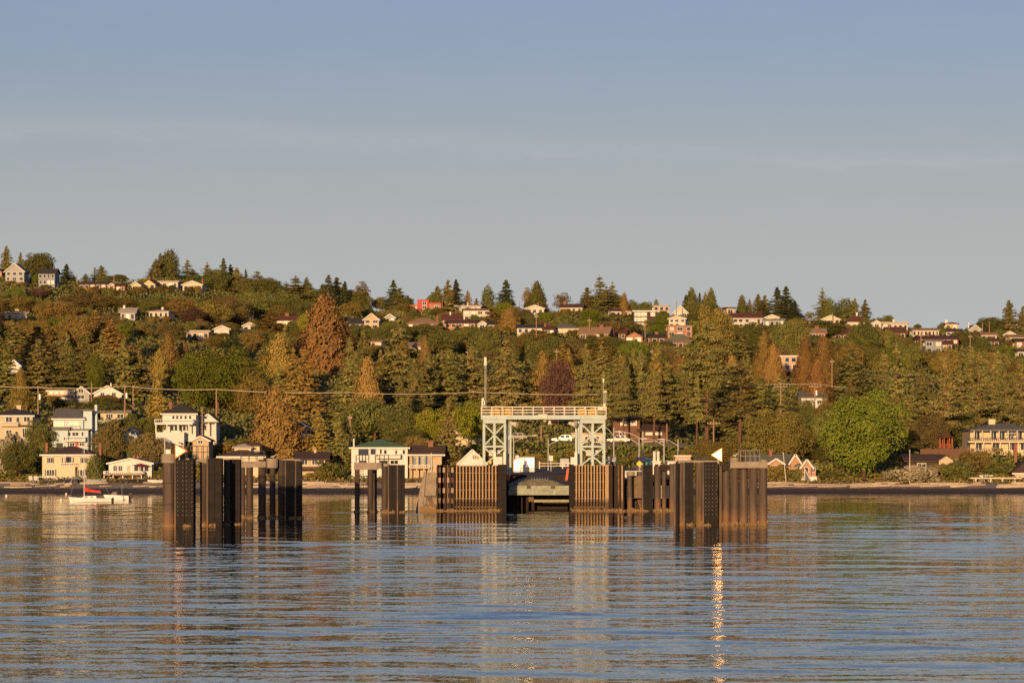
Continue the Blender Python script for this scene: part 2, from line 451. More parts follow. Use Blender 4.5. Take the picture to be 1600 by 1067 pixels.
# ------------------------------------------------------------------ tree prototypes (unit height, unit crown radius)
def rhombi(C, Nn, A, sx, sy):
    """one leaf clump (a small bent lozenge) per centre"""
    Nn = Nn / np.linalg.norm(Nn, axis=1, keepdims=True)
    B = np.cross(Nn, A); B /= np.maximum(np.linalg.norm(B, axis=1, keepdims=True), 1e-6)
    A2 = np.cross(B, Nn)
    sx = sx[:,None]; sy = sy[:,None]
    V = np.stack([C - A2*sx, C - B*sy + Nn*sy*0.25, C + A2*sx, C + B*sy + Nn*sy*0.25], 1).reshape(-1,3)
    return V, np.arange(len(V)).reshape(-1,4)
def conifer_crown(seed, H, R, whorls, nb, clear, prof, droop, leaf, gap=0.0, dens=1.0, lean=0.0, up=0.5):
    r = np.random.default_rng(seed)
    C=[];Nn=[];A=[];S=[]
    for i in range(whorls):
        t = clear + (1-clear)*((i + r.uniform(-.6,.6))/whorls)
        t = min(max(t, clear), 0.995)
        L0 = R*prof(t)*r.uniform(0.82,1.12)
        for b in range(max(3, int(nb*(0.55+0.6*(1-t))))):
            if r.random() < gap: continue
            a = r.uniform(0, 2*math.pi); L = L0*r.uniform(0.38,1.15); bz = r.normal(0, 0.22*H/whorls)
            m = max(2, int(L/leaf*1.9*dens))
            for k in range(m):
                q = (k+0.6)/m; rr = L*q
                wd = 0.26*L*(1-0.75*q)+leaf*0.2
                for j in range(4):
                    off = r.normal(0, wd*0.55)
                    z = t*H + bz - droop*rr + 0.10*rr*rr/max(L,0.1) + r.normal(0, leaf*0.35)
                    C.append((math.cos(a)*rr - math.sin(a)*off + lean*t, math.sin(a)*rr + math.cos(a)*off, z))
                    Nn.append((math.cos(a)*0.6 + r.normal(0,.5), math.sin(a)*0.6 + r.normal(0,.5), up + r.normal(0,.35)))
                    A.append((math.cos(a)+r.normal(0,.3), math.sin(a)+r.normal(0,.3), -droop*0.8 + r.normal(0,.2)))
                    S.append(leaf*r.uniform(0.55,1.15))
    # leader
    for k in range(10):
        C.append((lean + r.normal(0,.05), r.normal(0,.05), H*(0.97+0.003*k))); Nn.append((r.normal(),r.normal(),0.3)); A.append((r.normal(0,.3),r.normal(0,.3),1)); S.append(leaf*0.45)
    S = np.array(S)
    V, Q = rhombi(np.array(C), np.array(Nn), np.array(A), S*0.62, S*0.36)
    return V / np.array([R,R,H]), Q
def dense_crown(seed, H, R, n, prof, leaf, clear=0.02, vert=1.0):
    """close-clad cone or column with upright sprays and a ragged edge"""
    r = np.random.default_rng(seed)
    t = clear + (1-clear)*(1 - np.sqrt(r.random(n)))*0.98
    a = r.uniform(0, 2*math.pi, n)
    pr = np.array([prof(x) for x in t])
    lob = 1 + 0.20*np.sin(a*3 + 9*t + seed) + 0.17*np.sin(a*7 - 23*t) + 0.08*np.sin(41*t + a*2)
    rr = R*pr*lob*(1 - 0.42*r.random(n)**2.2)
    C = np.stack([np.cos(a)*rr, np.sin(a)*rr, t*H], 1)
    tuft = 0.10*R*np.sin(a*11 + 57*t)*np.sin(83*t - a*5)
    C[:,0] += np.cos(a)*tuft; C[:,1] += np.sin(a)*tuft
    C += r.normal(0, leaf*0.5, (n,3))
    Nn = np.stack([np.cos(a), np.sin(a), np.full(n,0.25)],1) + r.normal(0,0.45,(n,3))
    A = np.stack([np.cos(a)*0.35, np.sin(a)*0.35, np.full(n, vert)],1) + r.normal(0,0.3,(n,3))
    S = leaf*r.uniform(0.5,1.2,n)
    V, Q = rhombi(C, Nn, A, S*0.62, S*0.36)
    return V/np.array([R,R,H]), Q
def broad_crown(seed, H, R, lobes, per, leaf, base=0.18, top=1.0, sparse=0.0, r0=0.22, r1=0.40):
    r = np.random.default_rng(seed)
    C=[];Nn=[]
    cz = (base+top)/2*H; hz = (top-base)/2*H
    for i in range(lobes):
        d = r.normal(0,1,3); d /= np.linalg.norm(d)
        an = math.atan2(d[1], d[0])
        k = r.uniform(0.35,0.86)*(1 + 0.20*math.sin(2*an + seed) + 0.14*math.sin(3*an + 4*d[2] + seed))
        rad = R*r.uniform(r0, r1)
        c = np.array([d[0]*R*k, d[1]*R*k, cz + d[2]*hz*k*0.95])
        m = int(per*r.uniform(0.6,1.3))
        n = r.normal(0,1,(m,3)); n /= np.linalg.norm(n,axis=1,keepdims=True)
        n[:,2] = np.abs(n[:,2])*np.where(r.random(m)<0.75,1,-1)
        q = c + n*rad*np.array([1,1,0.75])*(1-0.35*r.random((m,1))**2)
        q[:,2] += 0
        C.append(q); Nn.append(n + r.normal(0,0.55,(m,3)))
    C = np.concatenate(C); Nn = np.concatenate(Nn)
    keep = (C[:,2] > base*H*0.6) & (r.random(len(C)) > sparse)
    C, Nn = C[keep], Nn[keep]
    C[:,2] = np.minimum(C[:,2], H*1.0)
    A = r.normal(0,1,(len(C),3))
    S = leaf*r.uniform(0.55,1.2,len(C))
    V, Q = rhombi(C, Nn, A, S*0.6, S*0.42)
    return V/np.array([R,R,H]), Q
def trunk_mesh(name, kind, seed, H, R, clear):
    r = random.Random(seed)
    m = MB()
    r0 = H*0.014 + 0.06
    if kind == 'conifer':
        pts = [(0,0,-0.12*H)] + [(r.uniform(-.06,.06)*R*0.3, r.uniform(-.06,.06)*R*0.3, H*q) for q in (0.3,0.6,0.97)]
        rs = [r0, r0*0.78, r0*0.5, 0.03]
        for i in range(3): m.tube(pts[i], pts[i+1], rs[i], rs[i+1], 7)
        for k in range(14):
            z = H*(max(clear-0.12,0.1) + (0.9-clear)*k/14); a = r.uniform(0,6.28); L = R*r.uniform(0.3,0.75)*(1-z/H*0.8)
            m.tube((0,0,z), (math.cos(a)*L, math.sin(a)*L, z - 0.05*L), 0.09, 0.03, 4)
    else:
        pts = [(0,0,-0.1*H), (0.1,0,H*0.28)]
        m.tube(pts[0], pts[1], r0*1.3, r0*0.95, 7)
        for k in range(9):
            a = k*0.7 + r.uniform(-.3,.3); L = R*r.uniform(0.35,0.7); z = H*r.uniform(0.45,0.8)
            mid = (math.cos(a)*L*0.4, math.sin(a)*L*0.4, H*0.28 + (z - H*0.28)*0.55)
            m.tube((0.1*0.9,0,H*r.uniform(0.2,0.28)), mid, r0*0.6, r0*0.35, 5)
            m.tube(mid, (math.cos(a)*L, math.sin(a)*L, z), r0*0.35, 0.03, 5)
    m.v = [(x/R, y/R, z/H) for x,y,z in m.v]
    return m.mesh(name, BARK)

L_FIR = leaf_mat('fir_needles', (0.090,0.102,0.035), (0.184,0.173,0.052), (0.351,0.243,0.082))
L_DARK = leaf_mat('dark_needles', (0.042,0.054,0.027), (0.078,0.097,0.041), (0.139,0.138,0.056))
L_GOLD = leaf_mat('golden_needles', (0.133,0.110,0.030), (0.267,0.186,0.050), (0.412,0.257,0.071))
L_RUST = leaf_mat('rusty_cedar_sprays', (0.114,0.082,0.029), (0.211,0.130,0.041), (0.308,0.186,0.056))
L_GREEN = leaf_mat('bright_leaves', (0.059,0.086,0.013), (0.124,0.154,0.020), (0.221,0.212,0.031))
L_OLIVE = leaf_mat('olive_leaves', (0.093,0.079,0.023), (0.180,0.138,0.037), (0.274,0.184,0.051))
L_DKGREEN = leaf_mat('deep_green_leaves', (0.057,0.073,0.022), (0.120,0.126,0.033), (0.225,0.191,0.050))
L_LIME = leaf_mat('lime_leaves', (0.128,0.153,0.016), (0.258,0.258,0.029), (0.394,0.346,0.047))
L_PURPLE = leaf_mat('purple_leaves', (0.070,0.040,0.030), (0.115,0.066,0.046), (0.170,0.100,0.062))
L_BROWN = leaf_mat('brown_leaves', (0.082,0.073,0.028), (0.151,0.121,0.042), (0.226,0.173,0.066))
L_SILVER = leaf_mat('silvery_leaves', (0.158,0.149,0.096), (0.252,0.229,0.140), (0.378,0.323,0.210))

cone = lambda t: (1-t)**0.85*0.98 + 0.02
fat = lambda t: min(1.0, (1-t)*1.55)**0.8*(0.75+0.25*math.sin(math.pi*min(1,t*1.2+0.2)))
pyr = lambda t: (1-t)**0.72
column = lambda t: min(1.0, (1-t)*3.2)**0.6*min(1.0, 0.55+t*2.5)
ovoid = lambda t: max(0.05, math.sin(math.pi*min(1.0, 0.12+0.88*t))**0.62)
def proto(fn, trunk): return fn, trunk
SHAPES = {}
def shape(key, gen, tkind, H, R, clear):
    SHAPES[key] = (gen, trunk_mesh('trunk', tkind, hash(key) % 1000 if False else sum(map(ord,key)), H, R, clear))
for i in range(3):
    shape('fir%d'%i, conifer_crown(11+i, 22, 4.6, 27, 15, 0.06, cone, 0.30, 0.60, 0.08), 'conifer', 22, 4.6, 0.10)
    shape('spire%d'%i, conifer_crown(31+i, 20, 3.0, 28, 15, 0.05, cone, 0.35, 0.50, 0.06), 'conifer', 20, 3.0, 0.08)
    shape('pine%d'%i, conifer_crown(51+i, 26, 7.5, 15, 10, 0.24, fat, 0.03, 0.55, 0.18, 1.0, 0.0, 0.7), 'conifer', 26, 7.5, 0.30)
    shape('bigfir%d'%i, conifer_crown(71+i, 26, 7.0, 18, 16, 0.12, fat, 0.26, 0.55, 0.24, 1.0), 'conifer', 26, 7.0, 0.12)
    shape('highfir%d'%i, conifer_crown(191+i, 26, 7.0, 15, 15, 0.36, fat, 0.16, 0.52, 0.2, 1.0), 'conifer', 26, 7.0, 0.36)
    shape('cedar%d'%i, dense_crown(91+i, 20, 5.5, 13000, pyr, 0.62), 'conifer', 20, 5.5, 0.05)
    shape('broad%d'%i, broad_crown(111+i, 14, 7.0, 90, 210, 0.46, 0.06), 'broad', 14, 7.0, 0.2)
    shape('shrub%d'%i, broad_crown(131+i, 4, 3.0, 30, 110, 0.36, -0.05), 'broad', 4, 3.0, 0.1)
shape('maple0', broad_crown(161, 14, 7.0, 62, 640, 0.30, 0.03, 1.0, 0.0, 0.26, 0.44), 'broad', 14, 7.0, 0.2)
shape('toppine0', conifer_crown(205, 26, 6.0, 14, 16, 0.46, lambda t: min(1.0,(1-t)*3.2)**0.6*min(1.0,0.45+(t-0.4)*2.2), 0.06, 0.5, 0.22, 1.0), 'conifer', 26, 6.0, 0.46)
shape('column0', dense_crown(151, 14, 2.2, 4500, column, 0.55), 'conifer', 14, 2.2, 0.05)
shape('column1', dense_crown(152, 14, 3.6, 5500, ovoid, 0.6), 'conifer', 14, 3.6, 0.05)
shape('pyramid0', dense_crown(153, 14, 3.8, 6500, cone, 0.6), 'conifer', 14, 3.8, 0.05)
shape('sparse0', broad_crown(171, 14, 6.0, 45, 80, 0.55, 0.22, 1.0, 0.25), 'broad', 14, 6.0, 0.2)
CROWN_MESH = {}
def crown_mesh(key, m):
    if key not in CROWN_MESH:
        V, Q = SHAPES[key][0]
        CROWN_MESH[key] = fast_mesh('crown', V, Q, m)
    return CROWN_MESH[key]
WIDE = {'highfir': 1.25, 'toppine': 1.2, 'fir': 1.75, 'spire': 1.8, 'bigfir': 1.35, 'pine': 1.15, 'cedar': 1.1, 'broad': 1.08, 'maple': 1.06, 'column': 1.0, 'pyramid': 1.15, 'sparse': 1.0, 'shrub': 1.05}
TREES = []      # (px0, px1, ytop, ybase, D)
def tree(px, ytop, hw, D, key, m, name, label, cat='tree', group=None, zoff=0.0):
    """a tree whose top shows at (px, ytop) and whose crown is hw photo pixels to each side, standing at distance D"""
    X = WX(px, D); z0 = gz(X, D) + zoff
    h = CAMH + (HY - ytop)/F*D - z0
    r = hw/s_at(D)*WIDE[key.rstrip('0123456789')]
    h = max(h, 0.8*r)
    o = thing(name, label, cat, (X, D, z0), random.uniform(0, 6.28), group)
    o.scale = (r, r, h)
    o.rotation_euler = (random.gauss(0,.022), random.gauss(0,.022), o.rotation_euler[2])
    link('trunk', SHAPES[key][1], o)
    c = link('crown', crown_mesh(key, m), o)
    c.material_slots[0].link = 'OBJECT'; c.material_slots[0].material = m
    TREES.append((px-hw, px+hw, ytop, HY + (CAMH - z0)/D*F, D, o))
    return o

# ------------------------------------------------------------------ houses
WIN_CACHE = {}
def window_meshes(w, h, frame_m, pane_m, mull):
    k = (round(w,1), round(h,1), frame_m.name, pane_m.name, mull)
    if k not in WIN_CACHE:
        w, h = max(k[0],0.3), max(k[1],0.3); t = min(0.12, w*0.14); f = MB()
        f.box(-w/2-t, w/2+t, -0.09, 0.03, h/2, h/2+t); f.box(-w/2-t, w/2+t, -0.11, 0.03, -h/2-t, -h/2)
        f.box(-w/2-t, -w/2, -0.09, 0.03, -h/2, h/2); f.box(w/2, w/2+t, -0.09, 0.03, -h/2, h/2)
        for q in range(1, mull):
            x = -w/2 + w*q/mull; f.box(x-0.04, x+0.04, -0.07, 0.03, -h/2, h/2)
        p = MB().box(-w/2, w/2, -0.035, 0.02, -h/2, h/2)
        WIN_CACHE[k] = (f.mesh('window', frame_m), p.mesh('pane', pane_m))
    return WIN_CACHE[k]
def window(parent, x, y, z, w, h, frame_m=None, pane_m=None, mull=1, rz=0.0):
    f, p = window_meshes(w, h, frame_m or M_WHITE, pane_m or GLASS, mull)
    o = link('window', f, parent); o.location = (x, y, z); o.rotation_euler = (0,0,rz)
    link('pane', p, o)
    return o
def roof_solid(mb, x0, x1, y0, y1, ze, zp, style, ov=0.45, th=0.18):
    cx, cy = (x0+x1)/2, (y0+y1)/2
    if style == 'flat':
        mb.box(x0-ov, x1+ov, y0-ov, y1+ov, ze+0.004, ze+max(0.22, zp-ze))
    elif style == 'gable_front':
        sl = (zp-ze)/((x1-x0)/2); e = ze - ov*sl
        for sgn in (-1, 1):
            xe = cx + sgn*((x1-x0)/2 + ov)
            b = [(xe,y0-ov,e+0.01),(cx,y0-ov,zp+0.01),(cx,y1+ov,zp+0.01),(xe,y1+ov,e+0.01)]
            mb.hexa(b if sgn > 0 else b[::-1], [(a,c,d+th) for a,c,d in (b if sgn > 0 else b[::-1])])
    elif style == 'gable_side':
        sl = (zp-ze)/((y1-y0)/2); e = ze - ov*sl
        for sgn in (-1, 1):
            ye = cy + sgn*((y1-y0)/2 + ov)
            b = [(x0-ov,ye,e+0.01),(x1+ov,ye,e+0.01),(x1+ov,cy,zp+0.01),(x0-ov,cy,zp+0.01)]
            mb.hexa(b if sgn < 0 else b[::-1], [(a,c,d+th) for a,c,d in (b if sgn < 0 else b[::-1])])
    elif style == 'shed':            # high at the front
        b = [(x0-ov,y0-ov,zp),(x1+ov,y0-ov,zp),(x1+ov,y1+ov,ze),(x0-ov,y1+ov,ze)]
        mb.hexa(b, [(a,c,d+th) for a,c,d in b])
    else:                            # hip
        k = min((x1-x0), (y1-y0))/2*0.95
        if (x1-x0) >= (y1-y0): r0, r1 = (x0+k, cy), (x1-k, cy)
        else: r0, r1 = (cx, y0+k), (cx, y1-k)
        A,B,C_,D_ = (x0-ov,y0-ov,ze),(x1+ov,y0-ov,ze),(x1+ov,y1+ov,ze),(x0-ov,y1+ov,ze)
        vs = [A,B,C_,D_] + [(a,c,ze+th) for a,c,_ in (A,B,C_,D_)] + [(r0[0],r0[1],zp+th),(r1[0],r1[1],zp+th)]
        fs = [(3,2,1,0),(0,1,5,4),(1,2,6,5),(2,3,7,6),(3,0,4,7)]
        if (x1-x0) >= (y1-y0): fs += [(4,5,9,8),(6,7,8,9),(7,4,8),(5,6,9)]
        else: fs += [(4,5,8),(5,6,9,8),(6,7,9),(7,4,8,9)]
        mb.add(vs, fs)
def wall_solid(mb, x0, x1, y0, y1, zb, ze, zp, style):
    mb.box(x0, x1, y0, y1, zb, ze)
    cx, cy = (x0+x1)/2, (y0+y1)/2
    if style == 'gable_front':
        mb.hexa([(x0,y0,ze),(x1,y0,ze),(cx,y0,zp)], [(x0,y1,ze),(x1,y1,ze),(cx,y1,zp)])
    elif style == 'gable_side':
        mb.hexa([(x0,y0,ze),(x0,y1,ze),(x0,cy,zp)], [(x1,y0,ze),(x1,y1,ze),(x1,cy,zp)])
    elif style == 'shed':
        mb.hexa([(x0,y0,ze),(x1,y0,ze),(x1,y1,ze),(x0,y1,ze)], [(x0,y0,zp),(x1,y0,zp),(x1,y1,ze+0.01),(x0,y1,ze+0.01)])
HOUSES = []     # (px0, px1, ytop, ybase, D, short)
class House:
    """local frame: x right, y away from the camera, z up; px()/pz() turn photo pixels into local metres on the front wall"""
    def __init__(self, name, short, label, blocks, cat='house', D=None, yaw=0.0, group=None, storeys=1, floor_fix=True):
        b0 = blocks[0]
        x0 = min(b['x'][0] for b in blocks); x1 = max(b['x'][1] for b in blocks)
        self.cx = (x0+x1)/2
        yb = max(b['y'][2] for b in blocks); ye = b0['y'][1]
        if D is None:
            D = hit(self.cx, yb)
            for _ in range(4):
                yy = max(yb, ye + 2.6*storeys*s_at(D)); D = 0.5*D + 0.5*hit(self.cx, yy)
        self.D = D; self.s = s_at(D)
        self.z0 = gz(WX(self.cx, D), D)
        zpix = P(0, yb, D).z
        # walls reach the ground (with a footing sunk into the slope)
        self.foot = min(0.0, self.z0 - zpix) - 3.0
        self.root = thing(name, label, cat, (WX(self.cx, D), D, zpix), yaw, group)
        self.yb = yb
        HOUSES.append((x0, x1, min(b['y'][0] for b in blocks), yb, D, short, self.root))
        for b in blocks:
            self.block(b)
    def px(self, p): return (p - self.cx)/self.s
    def pz(self, q): return (self.yb - q)/self.s
    def block(self, b):
        x0, x1 = self.px(b['x'][0]), self.px(b['x'][1])
        yp, ye, yb = b['y']
        dy = b.get('dy', 0.0); dep = b.get('dep', max(6.0, min(11.0, 0.8*(x1-x0))))
        st = b.get('st', 'gable_side'); ov = b.get('ov', 0.4)
        zb = self.foot if yb >= self.yb - 1 or b.get('sunk') else self.pz(yb)
        ze, zp = self.pz(ye), self.pz(yp)
        if st in ('gable_side', 'hip', 'gable_front') and zp < ze + 0.5: zp = ze + 0.5
        w = MB(); wall_solid(w, x0, x1, dy, dy+dep, zb, ze, zp, st); w.build('wall', b['wall'], self.root)
        r = MB(); roof_solid(r, x0, x1, dy, dy+dep, ze, zp, st, ov); ro = r.build('roof', b['roof'], self.root)
        if b.get('trim') is not None and st == 'gable_front':
            t = MB(); sl = (zp-ze)/((x1-x0)/2); cx = (x0+x1)/2
            for sg in (-1, 1):
                t.beam((cx, dy-ov-0.03, zp+0.05), (cx+sg*((x1-x0)/2+ov), dy-ov-0.03, ze-ov*sl+0.05), 0.06, 0.28)
            t.build('fascia', b['trim'], ro)
        if b.get('trim') is not None and st != 'gable_front':
            MB().box(x0-ov-0.02, x1+ov+0.02, dy-ov-0.08, dy-ov-0.003, ze-0.12, ze+0.16).build('fascia', b['trim'], ro)
        for c in b.get('chim', ()):
            cxp, ct, cw, cm = c
            x = self.px(cxp); ww = cw/self.s
            yy = dy + dep*0.4
            MB().box(x-ww/2, x+ww/2, yy, yy+max(0.7,ww), ze-0.3, self.pz(ct)).box(x-ww/2-0.08, x+ww/2+0.08, yy-0.08, yy+max(0.7,ww)+0.08, self.pz(ct)+0.002, self.pz(ct)+0.18).build('chimney', cm, ro)
        n = b.get('nw')
        if n:
            rows = b.get('rows', 1); pm = b.get('pane', GLASS)
            hh = (ze - max(self.pz(yb), 0 if rows > 1 else ze-2.8))/rows
            for q in range(rows):
                zc = ze - hh*(q+0.48)
                for k in range(n):
                    cell = (x1-x0)/n
                    ww = cell*random.uniform(0.42,0.66)
                    window(self.root, x0 + cell*(k+0.5) + random.uniform(-.06,.06)*cell, dy, zc, min(ww,2.4), min(hh*0.55, 1.5), None, pm if random.random() < 0.75 else GLARE_PANE, 2 if ww > 1.3 else 1)
            # the side towards the sun shows windows too
            if dep > 5:
                for k in range(2):
                    window(self.root, x0, dy + dep*(0.3+0.4*k), ze - hh*0.48, 1.0, min(hh*0.5,1.2), None, pm, 1, -math.pi/2)
    def win(self, x, y, w, h, mull=1, pane=None, frame=None, dy=0.0):
        return window(self.root, self.px(x), dy, self.pz(y), w/self.s, h/self.s, frame, pane, mull)
    def part(self, name, m, fn, parent=None):
        mb = MB(); fn(mb); return mb.build(name, m, parent or self.root)
    def bx(self, name, m, x0, x1, y0, y1, d0, d1, parent=None):
        return MB().box(self.px(x0), self.px(x1), d0, d1, self.pz(y1), self.pz(y0)).build(name, m, parent or self.root)
    def door(self, x, y0, y1, w, m, dy=0.0):
        d = MB().box(self.px(x)-w/self.s/2, self.px(x)+w/self.s/2, dy-0.07, dy+0.02, self.pz(y1), self.pz(y0)).build('door', m, self.root)
        hx = self.px(x)+w/self.s*0.32; hz = (self.pz(y0)+self.pz(y1))/2
        MB().box(hx-0.05, hx+0.05, dy-0.14, dy-0.072, hz-0.08, hz+0.08).build('handle', METAL, d)
    def railing(self, x0, x1, y0, y1, d, m, n=None, dback=None, parent=None):
        mb = MB(); a, b = self.px(x0), self.px(x1); zt, zb = self.pz(y0), self.pz(y1)
        n = n or max(4, int((b-a)/0.35))
        mb.box(a, b, d-0.05, d+0.05, zt-0.1, zt); mb.box(a, b, d-0.03, d+0.03, zb+0.05, zb+0.12)
        for k in range(n+1):
            x = a + (b-a)*k/n; w = 0.06 if k % 5 else 0.1
            mb.box(x-w/2, x+w/2, d-0.02, d+0.02, zb, zt-0.11)
        if dback is not None:
            for x in (a, b):
                mb.beam((x, d+0.06, zt-0.05), (x, dback, zt-0.05), 0.07)
                for k in range(1, 7):
                    yy = d + (dback-d)*k/7; mb.box(x-0.03, x+0.03, yy-0.03, yy+0.03, zb, zt-0.09)
        return mb.build('railing', m, parent or self.root)
    def post(self, x, y0, y1, d, m, w=0.16):
        return MB().box(self.px(x)-w/2, self.px(x)+w/2, d-w/2, d+w/2, self.pz(y1), self.pz(y0)).build('post', m, self.root)

def B(x0, x1, yp, ye, yb, st, wall, roof, **k):
    d = dict(x=(x0,x1), y=(yp,ye,yb), st=st, wall=wall, roof=roof); d.update(k); return d

# ---- houses along the shore and just above it, wall by wall
h = House('colonial_house', 'cream colonial house with two brick chimneys', 'cream two storey colonial house with hipped brown roof, white terrace and two brick chimneys', [
    B(66,147,698,711,752,'hip',M_CREAM,R_BROWN,trim=M_WHITE,dep=9)], D=548)
for x in (79, 131): h.win(x, 719, 6, 8, 2)
h.win(106, 718, 12, 9, 2)
for x in (79, 131): h.win(x, 738.5, 12, 9, 3)
h.door(104, 734, 750, 5, M_WHITE)
SHUT = mat('green_shutter', (0.10,0.13,0.08), 0.7)
for x in (74.6,83.4,126.6,135.4,97.5,114.5):
    h.bx('shutter', SHUT, x-0.9, x+0.9, 714.5, 723.5, -0.1, -0.004)
for x in (71,87,123,139): h.bx('shutter', SHUT, x-0.9, x+0.9, 733.5, 743.5, -0.1, -0.004)
h.bx('porch', M_CREAM, 95, 119, 729, 750, -1.4, -0.004); h.railing(94, 120, 723, 729, -1.45, M_WHITE)
for x in (69.5,153.5):
    MB().box(h.px(x-1.9), h.px(x+1.9), 2.5, 3.4, -2, h.pz(694)).box(h.px(x-2.4), h.px(x+2.4), 2.4, 3.5, h.pz(694)+.002, h.pz(694)+.2).build('chimney', M_BRICK, h.root)
h.railing(58, 92, 744, 751, -3.5, M_WHITE, dback=-0.5); h.railing(112, 139, 745, 751.5, -3.5, M_WHITE)
h.part('flag', mat('striped_flag', (0.55,0.18,0.14), 0.8, 0.5, 5, col2=(0.6,0.55,0.5)), lambda m: m.box(h.px(102), h.px(105), -1.9, -1.87, h.pz(721), h.pz(712)))
h.part('flagpole', M_WHITE, lambda m: m.beam((h.px(103.5), -1.6, h.pz(727)), (h.px(103.5), -1.95, h.pz(709)), 0.06))

h = House('beach_cottage', 'white beach cottage on raised deck', 'low white gabled beach cottage on raised deck with red parasol', [
    B(170,237,717,724,753,'gable_front',M_WHITE,R_PALE,trim=M_WHITE,dep=9)], D=547)
for x in (180,188): h.win(x, 732, 5.5, 9, 2)
for x in (213,221,229): h.win(x, 732, 6, 8, 1)
h.door(201, 728, 739, 5, M_TAN)
h.bx('deck', WOOD, 165, 225, 740, 742.5, -3, -0.004); h.railing(165, 225, 735.5, 740, -2.95, M_WHITE, dback=-0.1)
for x in (166,180,195,210,224): h.post(x, 742.6, 755, -2.9, M_WHITE)
h.part('stair', WOOD, lambda m: [m.box(h.px(167+1.4*k), h.px(169+1.4*k), -4, -3.1, h.pz(752-1.7*k), h.pz(751-1.7*k)) for k in range(7)])
for x in (184,191,203): h.bx('garage_door', M_PEACH, x-3.2, x+3.2, 744, 752, -0.08, -0.004)
for x in (205,211): h.bx('chimney', M_BRICK, x-2, x+2, 712, 722, 4, 4.8)
pa = h.part('parasol', M_RED, lambda m: m.hexa([(h.px(221)+1.6*math.cos(a), -1.5+1.6*math.sin(a), h.pz(727)) for a in [k*math.pi/4 for k in range(8)]], [(h.px(221)+.05*math.cos(a), -1.5+.05*math.sin(a), h.pz(723.5)) for a in [k*math.pi/4 for k in range(8)]]))
h.part('parasol_pole', M_WHITE, lambda m: m.tube((h.px(221),-1.5,h.pz(740)), (h.px(221),-1.5,h.pz(724)), 0.04), pa)

h = House('beige_house', 'beige three storey stucco house', 'beige three storey stucco house with dark hipped roof and pale chimney', [
    B(-12,51,639,650,704,'hip',M_BEIGE,R_DARK,trim=M_WHITE,dep=10,chim=((24,634,7,M_BEIGE),))], D=585)
for x in (14,): h.win(x, 656, 9, 8, 2)
h.win(28, 657, 4, 9); h.win(42, 655, 9, 7, 2); h.win(40, 676, 9, 13, 3); h.win(40, 694, 13, 7, 3)
h.win(14, 677, 8, 10, 2); h.win(26, 680, 4, 12, 1)
h.bx('balcony', M_BEIGE, 2, 30, 662, 666, -1.3, -.004); h.railing(2, 30, 659, 662, -1.25, M_WHITE)
h.bx('eave', R_DARK, 31, 52, 664, 666, -0.9, -.004)

h = House('pale_blue_house', 'pale blue three storey house with grey roof', 'pale blue three storey house with grey roof, balconies and tall chimney', [
    B(84,130,640,655,704,'gable_side',M_BLUE,R_GREY,dep=9,trim=M_WHITE), B(75,108,667,672,704,'flat',M_BLUE,R_GREY,dy=-1.6,dep=5), B(106,139,670,672,704,'flat',M_BLUE,R_GREY,dy=-1.0,dep=6),
    B(129.5,143,641,669,704,'shed',M_BLUE,R_GREY,dy=0.6,dep=8)], D=578)
h.bx('chimney', M_BLUE, 145, 149, 632, 704, 2.5, 3.6)
for x in (81,85.3,89.6): h.win(x, 679, 2.6, 6.5, dy=-1.6)
h.win(92, 662, 15, 8, 3, GLARE_PANE); h.win(116, 662, 15, 8, 3, GLARE_PANE)
h.win(119, 678, 9, 5, 2, dy=-1.0); h.win(110, 678, 2.4, 6, dy=-1.0); h.win(130, 678, 2.4, 6, dy=-1.0)
for x in (114,129): h.win(x, 694, 7, 4, 2, dy=-1.0)
h.door(121.5, 690, 703, 5, M_RED, dy=-1.0)
h.bx('balcony', M_WHITE, 102, 136, 688, 690, -2.4, -1.004); h.railing(102, 136, 682.5, 688, -2.35, M_WHITE, dback=-1.0)
h.railing(107, 124, 664.5, 671, -1.2, M_WHITE); h.bx('garage_door', DARK, 90, 100, 692, 703, -1.75, -1.604)

h = House('tan_clerestory_house', 'tan boxy house with clerestory windows', 'tan boxy house with clerestory windows and pale gabled wing among trees', [
    B(74,115,609,611,634,'flat',M_TAN,R_TAN,dep=9,ov=0.3,trim=M_WHITE), B(114,138,604,614,634,'gable_front',M_GREY,R_GREY,trim=M_WHITE,dy=1.5,dep=8)], D=None)
for x in (80,88,97,106): h.win(x, 613.5, 6, 3, 1, GLARE_PANE)
h.bx('eave', R_TAN, 71, 118, 617.5, 619.5, -1.2, -.004)
for x in (84,104): h.win(x, 624.5, 14, 6, 3, GLARE_PANE)
h.win(125, 610.5, 7, 5, 2, dy=1.5); h.win(125, 620, 10, 5, 2, dy=1.5)

h = House('white_gable_house', 'wide white gable house above hedge', 'white house with wide low gable above a green hedge', [
    B(146,190,603,615,628,'gable_front',M_WHITE,R_BROWN,trim=M_WHITE,dep=10)]); h.bx('vent_pipe', M_WHITE, 169.5, 171.5, 598, 606, 3, 3.4)
h.win(160, 616, 6, 5, 2); h.win(178, 616, 6, 5, 2)
h = House('yellow_flat_house', 'yellow flat roofed house with arched windows', 'pale yellow flat roofed house above a terrace wall', [
    B(157,200,641,645,658,'flat',M_YELLOW,R_GREY,dep=8,ov=0.8)], D=None)
h.win(171, 650, 10, 6, 3); h.win(188, 650, 9, 6, 2); h.bx('terrace', M_GREY, 150, 196, 656, 661, -2.0, -.004)
h = House('blue_white_tower_house', 'narrow pale blue house with pyramid roof', 'narrow pale blue house with small pyramid roof beside bushes', [
    B(193,214,668,676,712,'hip',M_BLUE,R_GREY,dep=6.5)], D=572); h.win(203, 684, 3, 4); h.win(201, 701, 5, 8, 1)
